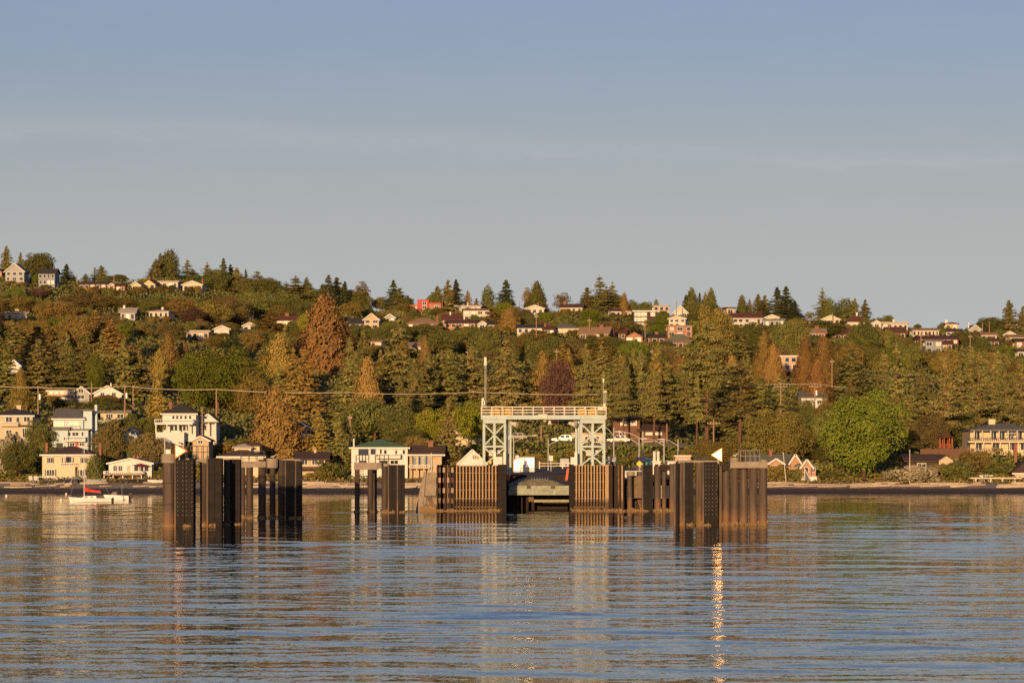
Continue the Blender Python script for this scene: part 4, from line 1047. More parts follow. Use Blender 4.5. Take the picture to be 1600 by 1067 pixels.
def crust(parent, x, y, r, h=0.36, z=-0.1):
    """ragged collar of barnacles and weed at the tide line"""
    n = 12; m = MB(); rows = []
    for zz, k in ((z-0.5, 1.06), (z+0.12, 1.16), (z+h*0.6, 1.12), (z+h, 1.03)):
        rows.append([(x + math.cos(2*math.pi*i/n)*r*(k+GROW.uniform(-.05,.07)), y + math.sin(2*math.pi*i/n)*r*(k+GROW.uniform(-.05,.07)), zz + GROW.uniform(-.16,.16)) for i in range(n)])
    V = [p for rw in rows for p in rw]
    Fc = [(j*n+i, j*n+(i+1)%n, (j+1)*n+(i+1)%n, (j+1)*n+i) for j in range(3) for i in range(n)] + [tuple(range(3*n, 4*n))]
    m.add(V, Fc)
    # tufts
    for k in range(10):
        a = GROW.uniform(0, 6.28); zz = z + GROW.uniform(0.0, h*1.1); q = r*1.1; s = GROW.uniform(0.07,0.17)
        c = Vector((x+math.cos(a)*q, y+math.sin(a)*q, zz)); t = Vector((-math.sin(a), math.cos(a), 0))
        m.add([c-t*s, c+Vector((math.cos(a),math.sin(a),-0.4))*s*1.2, c+t*s, c+Vector((0,0,s*1.6))], [(0,1,3),(1,2,3)])
    m.build('barnacle_crust', BARN, parent)
class Marine:
    def __init__(self, name, label, cat, px, D, group=None):
        self.D = D; self.s = s_at(D); self.pxc = px
        self.root = thing(name, label, cat, (WX(px,D), D, 0), 0, group)
    def x(self, px, D=None): D = D or self.D; return WX(px, D) - WX(self.pxc, self.D)
    def y(self, D): return D - self.D
    def z(self, py, D=None): D = D or self.D; return CAMH + (HY-py)/F*D
    dark = False
    def pile(self, x0, x1, yt, D=None, m=None, grow=True, n=18, name='pile'):
        D = D or self.D; r = (x1-x0)/s_at(D)/2; cx = (self.x(x0,D)+self.x(x1,D))/2; cy = self.y(D) + r; yt += random.uniform(-0.8,0.8)
        o = MB().tube((cx,cy,-2.5), (cx,cy,self.z(yt,D)), r, r, n).build(name, m or (DARKPILE if self.dark else PILE), self.root)
        if grow: crust(self.root, cx, cy, r)
        # welded bands
        b = MB()
        for q in (0.33, 0.66):
            zz = self.z(yt,D)*q; b.tube((cx,cy,zz), (cx,cy,zz+0.16), r*1.035, r*1.035, n)
        b.build('weld_band', DARKPILE if self.dark else PILE, o)
        return cx, cy, r
    def collar(self, x0, x1, y0, y1, D=None, m=None, n=16):
        D = D or self.D; r = (x1-x0)/s_at(D)/2; cx = (self.x(x0,D)+self.x(x1,D))/2
        return MB().tube((cx,self.y(D)+r*0.9,self.z(y1,D)), (cx,self.y(D)+r*0.9,self.z(y0,D)), r, r, n).build('cap', m or CONC, self.root)
    def panel(self, x0, x1, yt, D=None, thick=1.6, zb=0.25, bolts=False, split=True, grow=True):
        """black plastic rub panel: face boards with a seam, steel edge posts, bolts"""
        D = D or self.D; a, b = self.x(x0,D), self.x(x1,D); y = self.y(D); zt = self.z(yt,D)
        mid = (a+b)/2
        p = MB().box(a, b, y+0.12, y+thick, -2.0, zt-0.05).build('fender_panel', BLACK, self.root)
        for q, (u, v) in enumerate(((a, mid-0.02), (mid+0.02, b)) if split else ((a, b),)):
            MB().box(u, v, y, y+0.115, zb, zt).build('rub_board', BLACK, p)
        MB().box(a-0.16, a-0.01, y-0.05, y+0.25, -1.5, zt-0.02).build('edge_post', PILE, p)
        if bolts:
            m = MB(); rows = 9
            for u in (a+0.16, mid-0.16, mid+0.16, b-0.12):
                for k in range(rows+4):
                    z = zt - 0.35 - (zt-zb-1.2)*k/(rows+3)
                    m.tube((u,y-0.05,z), (u,y+0.02,z), 0.03, 0.03, 6)
            o = m.build('bolt_heads', BOLT, p); o['kind'] = 'stuff'
        if grow:
            crust(self.root, a + (b-a)*GROW.uniform(0.2,0.8), y+0.35, 0.38, 0.16, -0.05)
        return p
    def beam(self, x0, x1, y0, y1, D=None, thick=1.4, m=None, name='cap_beam'):
        D = D or self.D
        return MB().box(self.x(x0,D), self.x(x1,D), self.y(D)-0.05, self.y(D)+thick, self.z(y1,D), self.z(y0,D)).build(name, m or CONC, self.root)
    def rail(self, x0, x1, y0, y1, D=None, n=4, depth=1.6, m=None):
        D = D or self.D; b = MB(); a, c = self.x(x0,D), self.x(x1,D); zt, zb = self.z(y0,D), self.z(y1,D); y = self.y(D)
        for yy in (y, y+depth):
            b.beam((a,yy,zt), (c,yy,zt), 0.06); b.beam((a,yy,(zt+zb)/2), (c,yy,(zt+zb)/2), 0.05)
            for k in range(n+1):
                u = a+(c-a)*k/n; b.beam((u,yy,zb), (u,yy,zt), 0.06)
        return b.build('railing', m or DARK, self.root)
    def ladder(self, x0, x1, yt, D=None):
        D = D or self.D; b = MB(); a, c = self.x(x0,D), self.x(x1,D); zt = self.z(yt,D); y = self.y(D)
        for u in (a, c): b.beam((u,y-0.15,-0.5), (u,y-0.15,zt), 0.06)
        k = 0.0
        while k < zt: b.beam((a,y-0.15,k), (c,y-0.15,k), 0.045); k += 0.32
        return b.build('ladder', DARK, self.root)
def sheet_mat(name, col, rough):
    return mat(name, col, rough, 0.03, 1.0, metal=1.0)
def daymark(mr, pts, D, face_m, edge_m):
    """triangular reflecting board on a post, turned to the light"""
    half = (TO_SUN + Vector((0,-1,0))).normalized()
    P3 = [Vector((mr.x(x,D), mr.y(D)-0.35, mr.z(y,D))) for x, y in pts]
    c = sum(P3, Vector())/3
    P3 = [p - Vector((0, 0, 0)) for p in P3]
    # put every corner on the plane through c that faces halfway to the sun
    fix = [Vector((p.x, c.y - ((p.x-c.x)*half.x + (p.z-c.z)*half.z)/half.y, p.z)) for p in P3]
    big = [c + (p-c)*1.0 for p in fix]; small = [c + (p-c)*0.76 - half*(-0.03) for p in fix]
    o = MB().hexa(big, [p - half*0.06 for p in big]).build('daymark', edge_m, mr.root)
    MB().hexa([p + half*0.012 for p in small], [p - half*0.02 for p in small]).build('reflector_face', face_m, o)
    MB().tube((c.x, c.y+0.2, c.z-0.85), (c.x, c.y+0.2, c.z+0.3), 0.05).build('post', METAL, o)

# left outer dolphin
a = Marine('mooring_dolphin', 'tall rusty mooring dolphin with bolted black panel and cream triangle pointing inward', 'dolphin', 300, 300, 'mooring dolphins off the ferry slip')
a.dark = True; a.pile(253,272,722,m=PILE); a.collar(251,274,709,723); a.panel(275,302,718,bolts=True,thick=2.4)
a.pile(312,323,724,303); a.panel(325,346,716,302,thick=2.0); a.pile(349,359,718,306); a.panel(360,375,717,307,thick=1.6)
a.pile(287,303,722,306,grow=False); a.pile(330,344,722,306,grow=False)
a.beam(277,345,716,722,304,2.2,CONC,'deck'); a.rail(281,324,697,715.8,304,5)
MB().box(a.x(256),a.x(266),0.3,0.9,a.z(708.9),a.z(702)).build('light_box', M_WHITE, a.root)
MB().tube((a.x(257),0.2,a.z(708.9)), (a.x(257),0.2,a.z(684)), 0.06).tube((a.x(257),0.2,a.z(686)),(a.x(265),0.2,a.z(691)),0.05).build('lamp_mast', METAL, a.root)
daymark(a, [(273.5,693),(294,704),(274,717)], 299.4, sheet_mat('cream_reflective_sheeting', (0.9,0.72,0.42), 0.62), ORNG)
# left inner dolphin
a = Marine('mooring_dolphin', 'dark mooring dolphin with concrete cap beam, drum cap and ladder beside the cream triangle', 'dolphin', 420, 335, 'mooring dolphins off the ferry slip')
a.dark = True; a.pile(384,395,724); a.pile(403,415,717); a.beam(374,415,720.5,730,335,1.6); a.pile(376,383,726,339); a.pile(421,430,728); a.collar(415,434,716,731)
a.pile(434,446,719,336); a.ladder(437,441,716,335); a.panel(447,459,719,335,thick=1.5); a.panel(463,471,720,335,thick=1.5,split=False)
a.beam(420,470,717,721,337,1.6,CONC,'deck'); a.rail(376,412,705,720,335.5,3)
# middle dolphin
a = Marine('mooring_dolphin', 'small mooring dolphin with three brown piles and black panel in open water', 'dolphin', 592, 365, 'mooring dolphins off the ferry slip')
a.dark = True; a.pile(554,562,724); a.pile(574,583,722); a.beam(553,590,722.5,733.5,365,1.5); a.pile(583,589,726,369,m=PILE); a.pile(596,606,729); a.panel(608,619.5,726,365,thick=1.5); a.panel(622,632,726,365,thick=1.5)
a.ladder(564,567.5,724,365.5); a.beam(590,608,724,729,366,1.5,CONC,'deck'); a.rail(556,576,711,722,365.4,4,1.2); a.rail(586,607,711,723.5,366.2,3,1.2)
a.collar(589,597,722.4,732)
# right outer dolphin
a = Marine('mooring_dolphin', 'broad rusty mooring dolphin with a row of thick piles and bright yellow edged triangle', 'dolphin', 1128, 304, 'mooring dolphins off the ferry slip')
a.panel(1055.5,1060,723,305,0.8,0.2,False,False,False); a.pile(1060,1069,723,306); a.panel(1070,1083.5,722,304.5,thick=1.8); a.pile(1087,1099,722,306); a.panel(1100,1121,721.5,303.5,bolts=True,thick=2.2)
a.pile(1122,1129,722,305); a.pile(1129,1141,735,305)
for x0, x1, D in ((1141.5,1154.5,304.4),(1155,1169,305),(1170.5,1184.5,304.4),(1185.5,1199.5,304.2)): a.pile(x0,x1,727,D)
a.beam(1141,1199.5,721,731,304,3.6); a.collar(1141,1154,714.5,722,304.3); a.collar(1188,1199,718,722,304.3)
a.hip = MB().hexa([(a.x(1129),0.2,a.z(736)),(a.x(1141),0.2,a.z(731)),(a.x(1141),1.6,a.z(731)),(a.x(1129),1.6,a.z(736))],[(a.x(1129),0.2,a.z(726)),(a.x(1141),0.2,a.z(722)),(a.x(1141),1.6,a.z(722)),(a.x(1129),1.6,a.z(726))]).build('knee_beam', OLDTIMBER, a.root)
a.beam(1060,1128,719,722.5,306,2.2,CONC,'deck'); a.rail(1157,1187,703.5,721,304.6,4,2.6,mat('dull_rail_steel',(0.20,0.18,0.15),0.6)); a.rail(1086,1110,712,719,306.5,3,1.6)
daymark(a, [(1110,710.5),(1128,699),(1128,722)], 303.0, sheet_mat('glint_tinted_sheeting', (1.0,0.74,0.40), 0.42), YEL)  # yellow edge mostly paints the glare's flare; orange glint is tinted into the face
# fender piles between the slip and the right dolphin
a = Marine('fender_pile_group', 'close row of brown fender piles with one black panel beside the right wingwall', 'fender', 1015, 374)
a.pile(980,988,740,374); a.collar(979,992,737,743,374); a.beam(988,1004,743,778,376,0.7,mat('brown_steel_plate',(0.17,0.115,0.075),0.7,0.3,1.5),'sheet_wall'); a.pile(995,1004,737,378)
a.panel(1005,1020,726,373.5,thick=1.6); a.pile(1022,1033,729,375); a.pile(1034.5,1041,735,375.5); a.beam(1031,1047,726,735,374.5,1.2,OLDTIMBER); a.pile(1046,1055,724,374)
for k in range(16): crust(a.root, a.x(980+4.8*k+random.uniform(-1.5,1.5)), a.y(374.2), random.uniform(.25,.42), random.uniform(.12,.36), -0.06)
MB().beam((a.x(990),a.y(376.8),a.z(786)), (a.x(1002),a.y(378.5),-1.0), 0.7).build('batter_pile', PILE, a.root)
M_SHEETWALL = mat('corrugated_sheet', (0.55,0.53,0.47), 0.5, 0.15, 1.2)

# wingwalls
def wingwall(label, x0, x1, groups, dark, D=373.0):
    """timber fender wall on a steel frame: uprights with rails behind; dark spans the return face towards the slip, its shade painted black"""
    a = Marine('wingwall', label, 'wingwall', (x0+x1)/2, D, 'wingwalls of the ferry slip')
    zt = a.z(726)
    MB().box(a.x(x0), a.x(x1), 0.75, 4.2, -2.5, zt-0.15).build('backing_wall', OLDTIMBER, a.root)
    sl = {}
    def slat(u, w, m, z1, y0, name):
        k = (round(w,2), m.name, round(z1,2), y0)
        if k not in sl: sl[k] = MB().box(-w/2, w/2, y0, y0+0.3, -1.2, z1).mesh(name, m)
        o = link(name, sl[k], a.root); o.location = (u, 0, 0); return o
    for g0, g1, n, w, m, zz in groups:
        for k in range(n):
            u = a.x(g0) + (a.x(g1)-a.x(g0))*(k+0.5)/n
            slat(u + random.uniform(-.015,.015), w*random.choice((0.92,1,1.06)), m, zt + random.choice((-.05,0,.03)), random.choice((0.0,0.02)), 'fender_upright')
    for k in range(15):
        z = 0.5 + (zt-0.8)*k/14
        MB().box(a.x(x0)+0.02, a.x(x1)-0.02, 0.34, 0.62, z-0.09, z+0.09).build('wale', OLDTIMBER if k % 3 else PILE, a.root)
    d0, d1 = dark
    MB().box(a.x(d0), a.x(d1), 0.5, 4.6, -2.5, zt+0.02).build('return_wall', BLACK, a.root)  # fender black puts the shade of its sunless face into the colour
    for k in range(22): crust(a.root, a.x(x0) + (a.x(x1)-a.x(x0))*(k+random.random())/22, 0.2, random.uniform(.22,.4), random.uniform(.08,.3), -0.08)
    return a
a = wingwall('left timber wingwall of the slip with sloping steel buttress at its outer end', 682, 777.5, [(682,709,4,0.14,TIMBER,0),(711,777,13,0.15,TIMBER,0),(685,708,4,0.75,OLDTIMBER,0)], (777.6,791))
x_ = a.x
for k in range(4):     # stand-off blocks on the outer bay
    for q in range(4):
        MB().box(x_(687+6.6*k)-0.13, x_(687+6.6*k)+0.13, -0.1, -0.004, a.z(734+16*q)-0.3, a.z(734+16*q)+0.3).build('rub_block', TIMBER if (k+q) % 2 else PILE, a.root)
MB().hexa([(x_(648),-0.2,-0.5),(x_(660),-0.2,-0.5),(x_(660),1.2,-0.5),(x_(648),1.2,-0.5)], [(x_(662),-0.2,a.z(737)),(x_(666),-0.2,a.z(737)),(x_(666),1.2,a.z(737)),(x_(662),1.2,a.z(737))]).build('sloping_buttress', CONC, a.root)
MB().hexa([(x_(660.5),0.1,a.z(774)),(x_(681.5),0.1,a.z(774)),(x_(681.5),0.8,a.z(774)),(x_(660.5),0.8,a.z(774))], [(x_(665.5),0.1,a.z(738)),(x_(681.5),0.1,a.z(738)),(x_(681.5),0.8,a.z(738)),(x_(665.5),0.8,a.z(738))]).build('gusset_plate', CONC, a.root)
MB().box(x_(656), x_(682), -0.3, 1.5, -0.6, 0.65).build('footing', BARN, a.root)
MB().beam((x_(676),0.5,0.6), (x_(668),0.5,2.0), 0.5).build('brace', PILE, a.root)
MB().tube((x_(673.5),1.0,a.z(742)), (x_(673.5),1.0,a.z(708)), 0.07).build('marker_post', M_WHITE, a.root)
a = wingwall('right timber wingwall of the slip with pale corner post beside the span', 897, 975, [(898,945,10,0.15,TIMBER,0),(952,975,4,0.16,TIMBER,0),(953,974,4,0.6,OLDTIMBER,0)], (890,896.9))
MB().box(a.x(945.5), a.x(951), -0.12, 0.3, -1.0, a.z(725.5)).build('corner_post', TIMBER, a.root)

# lifting gantry over the span
G = Marine('lift_gantry', 'sage green steel lifting gantry with two braced towers and railed walkway', 'gantry', 850, 380)
def gp(px, py, dy=0.0): return Vector((G.x(px), dy, G.z(py)))
TB = G.z(728)
for (l, r) in ((756,789), (908,944)):
    for dy in (0.0, 3.4):
        for px in (l, (l+r)/2, r):
            MB().box(G.x(px)-0.14, G.x(px)+0.14, dy-0.14, dy+0.14, -1.5, G.z(661)).build('tower_leg', SAGE, G.root)
        for (u, v) in (((l,662),(r,696)), ((r,662),(l,696)), ((l,699),(r,727)), ((r,699),(l,727))):
            MB().beam(gp(*u, dy-0.05 if u[0]==l else dy+0.06), gp(*v, dy-0.05 if u[0]==l else dy+0.06), 0.155).build('diagonal_brace', SAGE, G.root)
        MB().box(G.x(l-1.5), G.x(r+1.5), dy-0.19, dy+0.19, G.z(699), G.z(696)).build('cross_beam', SAGE, G.root)
    MB().box(G.x(l-1.5), G.x(r+1.5), -0.35, 3.8, G.z(661.2), G.z(655.5)).build('tower_head', SAGE, G.root)
    for px in ((793,797.5) if l < 800 else (900.5,904.5)):
        MB().box(G.x(px)-0.12, G.x(px)+0.12, 1.2, 1.5, G.z(742), G.z(656)).build('guide_rail', SAGE, G.root)
    # counterweight, slung inside the tower
    MB().box(G.x(l+8), G.x(r-8), 1.2, 2.6, G.z(712), G.z(703)).build('counterweight', mat('pale_steel_box', (0.60,0.57,0.50), 0.6), G.root)
dk = MB().box(G.x(751.5), G.x(947.5), -0.55, 4.1, G.z(655.3), G.z(648.5)).build('walkway', SAGE, G.root)
for k in range(12):
    px = 759 + 16.4*k
    MB().box(G.x(px)-0.05, G.x(px)+0.05, -0.62, -0.553, G.z(655), G.z(649)).build('stiffener', SAGE, dk)
MB().box(G.x(841), G.x(855), -0.75, -0.553, G.z(653.5), G.z(647)).build('service_plate', SAGE2, dk)
for y in (-0.5, 4.0):
    rl = MB()
    for py in (635.5, 640, 644.5): rl.beam((G.x(752),y,G.z(py)), (G.x(947),y,G.z(py)), 0.075)
    for k in range(13):
        px = 752 + 195*k/12; rl.beam((G.x(px),y,G.z(648.5)), (G.x(px),y,G.z(635)), 0.09)
    rl.build('railing', SAGE2, G.root)
for px in (773.5, 791.5, 910, 926.5):
    o = MB().tube((G.x(px),1.2,G.z(645)), (G.x(px),1.5,G.z(645)), 0.62, 0.62, 20).tube((G.x(px),1.0,G.z(645)), (G.x(px),1.7,G.z(645)), 0.16, 0.16, 10).build('sheave', YEL, G.root)
    MB().tube((G.x(px)-0.55,1.35,G.z(647)), (G.x(px)-0.55,1.35,G.z(703)), 0.03).build('lift_cable', DARK, o)
for px, z0, z1 in ((757.6,635,571),(759.3,635,571),(943.0,636,596),(945.2,636,612),(947,640,612)):
    MB().tube((G.x(px),0.4,G.z(z0)), (G.x(px),0.4,G.z(z1)), 0.035).build('mast', LAMPMETAL, G.root)
MB().box(G.x(756.4), G.x(760.2), 0.2, 0.6, G.z(571), G.z(558)).build('signal_lamp', M_WHITE, G.root)
MB().box(G.x(941.8), G.x(944.2), 0.25, 0.55, G.z(597), G.z(591.5)).build('signal_lamp', M_WHITE, G.root)
MB().box(G.x(944), G.x(948), 0.2, 0.6, G.z(613), G.z(610.5)).build('floodlight', M_WHITE, G.root)
for (x0,x1,y0,y1) in ((752.5,756,622,634),(755,758,626,633),(934,942,636.5,639.5),(943,946,630,639)): MB().box(G.x(x0), G.x(x1), -0.3, 0.2, G.z(y1), G.z(y0)).build('equipment_box', M_WHITE, G.root)
for px, y0, y1 in ((851.5,655.5,658.5),(859,656,662.5)):
    MB().tube((G.x(px),0.5,G.z(y0)), (G.x(px),0.5,G.z(y1)), 0.09, 0.26, 10).build('pendant_lamp', M_WHITE, G.root)
for px in (804, 896):
    MB().tube((G.x(px)-0.5,0.3,G.z(661)), (G.x(px)+0.3,-0.2,G.z(663.5)), 0.2, 0.34, 10).build('floodlight', SAGE2, G.root)
MB().beam((G.x(835),1.8,G.z(642)), (G.x(862),1.8,G.z(642)), 0.35).box(G.x(838),G.x(844),1.4,2.2,G.z(648.4),G.z(641)).box(G.x(851),G.x(857),1.4,2.2,G.z(648.4),G.z(640)).build('winch', PILE, G.root)
for px, w, y0 in ((778.5,13,713.5),(896.5,10.5,714)):
    MB().box(G.x(px-w/2), G.x(px+w/2), -1.2, -1.1, G.z(727), G.z(y0)).build('notice_board', M_WHITE, G.root)
for px in (773, 788.5, 899.5): MB().box(G.x(px)-0.16, G.x(px)+0.16, -0.9, -0.6, G.z(727), G.z(706)).build('control_cabinet', M_WHITE, G.root)
MB().tube((G.x(766),-1.0,G.z(722)), (G.x(766),-0.9,G.z(722)), 0.2, 0.2, 12).build('beacon', YEL, G.root)

# transfer span
SPAN = mat('weathered_green_steel', (0.30,0.345,0.27), 0.65, 0.3, 1.6, col2=(0.18,0.19,0.13), stretch=(1,1,2))
S_ = Marine('transfer_span', 'sage green vehicle transfer span with arched dark apron lip', 'ramp', 842, 381)
def sz(py): return S_.z(py)
MB().box(S_.x(794.5), S_.x(890), 0, 0.5, sz(773.2), sz(766)).build('bumper_beam', SPAN, S_.root)
MB().box(S_.x(796), S_.x(889.5), 0.05, 9, sz(766), sz(758.5)).build('apron_girder', SPAN, S_.root)
arch = MB()
for k in range(12):
    x0, x1 = 794 + 8*k, 802 + 8*k
    hgt = lambda x: 757 - 13*math.sin(math.pi*min(1,max(0,(x-794)/96)))**0.9
    arch.hexa([(S_.x(x0),0.3,sz(758.4)),(S_.x(x1),0.3,sz(758.4)),(S_.x(x1),8,sz(757)),(S_.x(x0),8,sz(757))], [(S_.x(x0),0.6,sz(hgt(x0)+4)),(S_.x(x1),0.6,sz(hgt(x1)+4)),(S_.x(x1),8,sz(hgt(x1))),(S_.x(x0),8,sz(hgt(x0)))])
arch.build('apron_deck', mat('worn_steel_deck', (0.16,0.155,0.115), 0.75, 0.5, 1.5, col2=(0.06,0.052,0.04)), S_.root)
for k in range(7):
    px = 830 + 4.2*k
    MB().hexa([(S_.x(px),0.35,sz(750)),(S_.x(px+1.8),0.35,sz(750)),(S_.x(px+1.8),2.0,sz(749)),(S_.x(px),2.0,sz(749))], [(S_.x(px+.4),0.9,sz(746.5)),(S_.x(px+1.4),0.9,sz(746.5)),(S_.x(px+1.4),2.2,sz(746)),(S_.x(px+.4),2.2,sz(746))]).build('apron_finger', SPAN, S_.root)
for px in (826, 864): MB().box(S_.x(px-3), S_.x(px+3), -0.12, 0.045, sz(763), sz(758.6)).build('hinge_block', PILE, S_.root)
for px in (816,833,866): MB().box(S_.x(px)-0.04, S_.x(px)+0.04, -0.06, -0.003, sz(773), sz(766.2)).build('stiffener', SAGE, S_.root)
MB().box(S_.x(834), S_.x(890), 3, 3.6, sz(785), sz(781)).build('lower_beam', mat('weathered_sage_steel', (0.34,0.33,0.22), 0.7, 0.35), S_.root)
MB().box(S_.x(826), S_.x(834), 2.6, 3.4, sz(784), sz(774)).build('bearing', PILE, S_.root)
for px in (798,803,809,815,824): MB().tube((S_.x(px),3.0,-2), (S_.x(px),3.0,sz(766)), 0.18, 0.18, 8).build('pile', OLDTIMBER, S_.root)
MB().box(S_.x(797), S_.x(889), 9.2, 9.8, -2, sz(768)).build('abutment', OLDTIMBER, S_.root)
for px, q, m in ((791.5,-1,ORNG),(888,1,ORNG)):
    MB().beam((S_.x(px+2.5*(1 if q<0 else -1)),0.6,sz(750)), (S_.x(px),0.6,sz(731)), 0.22).beam((S_.x(px+4*(1 if q<0 else -1)),0.66,sz(751)), (S_.x(px+1.5*(1 if q<0 else -1)),0.66,sz(733)), 0.14).build('barrier_arm', m, S_.root)

# trestle dock
DECKZ = 3.95
T = thing('ferry_dock', 'long timber trestle dock on dark piles behind the lifting gantry', 'dock', (6.5, 392, 0))
def tx(px, D=395): return WX(px, D) - 6.5
dm = mat('dock_asphalt', (0.075,0.068,0.060), 0.9, 0.25, 1.0)
MB().box(-13.5, 15.0, 0, 166, DECKZ-0.7, DECKZ).build('deck', dm, T)
MB().box(-13.6, 15.1, -0.3, -0.004, DECKZ-0.9, DECKZ+0.25).build('edge_beam', OLDTIMBER, T)
for x in (-13.4, 14.9):
    MB().box(x-0.12, x+0.12, 0, 166, DECKZ+0.002, DECKZ+0.35).build('kerb', TIMBER, T)
pm = MB().tube((0,0,-3), (0,0,DECKZ-0.71), 0.19, 0.19, 8).mesh('pile', OLDTIMBER)
for j in range(18):
    for k in range(11):
        o = link('pile', pm, T); o.location = (-12.8 + 2.76*k, 1.0 + 9.0*j, 0)
for j in range(18):
    MB().box(-13.3, 14.8, 0.8+9.0*j, 1.2+9.0*j, DECKZ-1.05, DECKZ-0.702).build('pile_cap', OLDTIMBER, T)
sw = MB()
for k in range(16): sw.box(tx(979)+0.13*k, tx(979)+0.13*k+0.08, -0.62, -0.42, DECKZ-0.3, DECKZ+0.75)
sw.box(tx(975), tx(1006), -0.415, -0.31, DECKZ-0.3, DECKZ+0.72)
sw.build('corrugated_screen', M_SHEETWALL, T)
MB().box(tx(978), tx(1052), 0.6, 1.2, 1.2, DECKZ-1.1).build('cream_wall', M_CREAM, T)

def deck_pt(px, D): return (WX(px, D), D, DECKZ)
HALF = (TO_SUN + Vector((0,-1,0))).normalized()
# toll booth whose glass throws the low sun back
bt = thing('toll_booth', 'small white toll booth with window glass flashing in the sun on the dock', 'booth', deck_pt(822, 470), math.atan2(HALF.x, -HALF.y)*1.0)
FL = mat('sunstruck_glass', (0.85,0.78,0.66), 0.40, 0.05, 1.0, metal=1.0)
MB().box(-1.25,1.25,0,2.2,0.002,2.15).build('wall', M_WHITE, bt); MB().box(-1.35,1.35,-0.15,2.3,2.152,2.3).build('roof', R_PALE, bt)
tl = math.asin(HALF.z)
for x, w in ((0.55,1.2),(-0.75,0.9)):
    wdw = link('window', window_meshes(w, 1.3, M_WHITE, GLASS, 1)[0], bt); wdw.location = (x, -0.06, 1.35)
    pz_ = MB().box(-w/2, w/2, -0.03, 0.0, -0.65, 0.65).build('pane', FL if x > 0 else mat('dull_glass',(0.5,0.47,0.42),0.5,metal=.6), wdw); pz_.location = (0,-0.1,0); pz_.rotation_euler = (-tl, 0, 0)
bt2 = thing('ticket_machine', 'white ticket machine flashing in the sun beside the toll booth', 'ticket machine', deck_pt(808, 462), math.atan2(HALF.x, -HALF.y))
MB().box(-0.45,0.45,0,0.7,0.002,1.9).build('cabinet', M_WHITE, bt2)
pz_ = MB().box(-0.4,0.4,-0.03,0,-0.7,0.7).build('screen', FL, bt2); pz_.location = (0,-0.06,1.05); pz_.rotation_euler = (-tl,0,0)
MB().box(-0.25,0.25,0.05,0.5,1.902,2.5).build('sign_head', M_WHITE, bt2)
# small buildings and plant on the dock
def shed(name, label, cat, px0, px1, yt, D, m, rm, dep=2.5, extra=None):
    t = thing(name, label, cat, deck_pt((px0+px1)/2, D)); w = (px1-px0)/s_at(D)/2; hz = P(0,yt,D).z - DECKZ
    MB().box(-w, w, 0, dep, 0.002, hz-0.15).build('wall', m, t); MB().box(-w-0.12, w+0.12, -0.15, dep+0.15, hz-0.148, hz).build('roof', rm, t)
    window(t, 0, 0, hz*0.6, w*0.9, hz*0.3)
    if extra: extra(t, w, hz)
    return t
shed('guard_booth', 'small grey booth with pale roof just behind the right wingwall', 'booth', 949, 963, 713, 405, M_GREY, R_PALE)
shed('guard_booth', 'small grey booth beside the yellow diamond sign', 'booth', 995, 1012, 714, 430, M_GREY, R_PALE)
shed('storage_container', 'pale storage container with red and yellow marks on the dock', 'container', 1055, 1079, 711, 420, M_PEACH, M_WHITE)
shed('equipment_shed', 'low white equipment shed by the dock lamps', 'shed', 1043, 1056, 719.5, 418, M_WHITE, R_PALE)
def tanks(t, w, hz):
    for s in (-0.5, 0.5): MB().tube((w*s,1,hz+0.002), (w*s,1,hz+1.3), 0.2, 0.2, 10).build('vent_stack', M_WHITE, t)
shed('pump_house', 'white pump house with two round vent stacks', 'pump house', 1020, 1032, 720, 420, M_WHITE, M_WHITE, 2.0, tanks)
t = thing('portable_toilet', 'teal portable toilet on the dock', 'toilet', deck_pt(1014, 425)); MB().box(-0.45,0.45,0,0.9,0.002,2.0).build('cabin', mat('teal_plastic',(0.10,0.32,0.30),0.5), t); MB().box(-0.5,0.5,-0.05,0.95,2.002,2.2).build('roof', M_WHITE, t); MB().box(-0.32,0.32,-0.04,-0.003,0.15,1.85).build('door', mat('dark_teal',(0.07,0.24,0.23),0.5), t)
t = thing('diamond_sign', 'yellow diamond warning sign on a post by the grey booth', 'sign', deck_pt(999, 402)); MB().tube((0,0,0.002),(0,0,1.9),0.04).build('post', METAL, t)
MB().hexa([(-0.42,-0.06,1.55),(0,-0.06,1.13),(0.42,-0.06,1.55),(0,-0.06,1.97)], [(-0.42,-0.045,1.55),(0,-0.045,1.13),(0.42,-0.045,1.55),(0,-0.045,1.97)]).build('sign_plate', mat('sign_yellow',(0.85,0.55,0.02),0.5), t)
t = thing('dock_fence', 'white two rail fence at the head of the dock', 'fence', deck_pt(870, 540))
for z in (0.5, 0.95): MB().box(-3.0,3.0,-0.05,0.05,z-0.05,z+0.05).build('rail', M_WHITE, t)
for k in range(4): MB().box(-3+2*k-0.08,-3+2*k+0.08,0.052,0.2,0.002,1.25).build('post', M_WHITE, t)
t = thing('traffic_signal', 'white signal box on a post beside the white rail fence', 'signal', deck_pt(861, 480)); MB().tube((0,0,0.002),(0,0,2.0),0.06).build('post', METAL, t); MB().box(-0.3,0.3,-0.2,0.2,1.6,2.4).build('signal_head', M_WHITE, t)

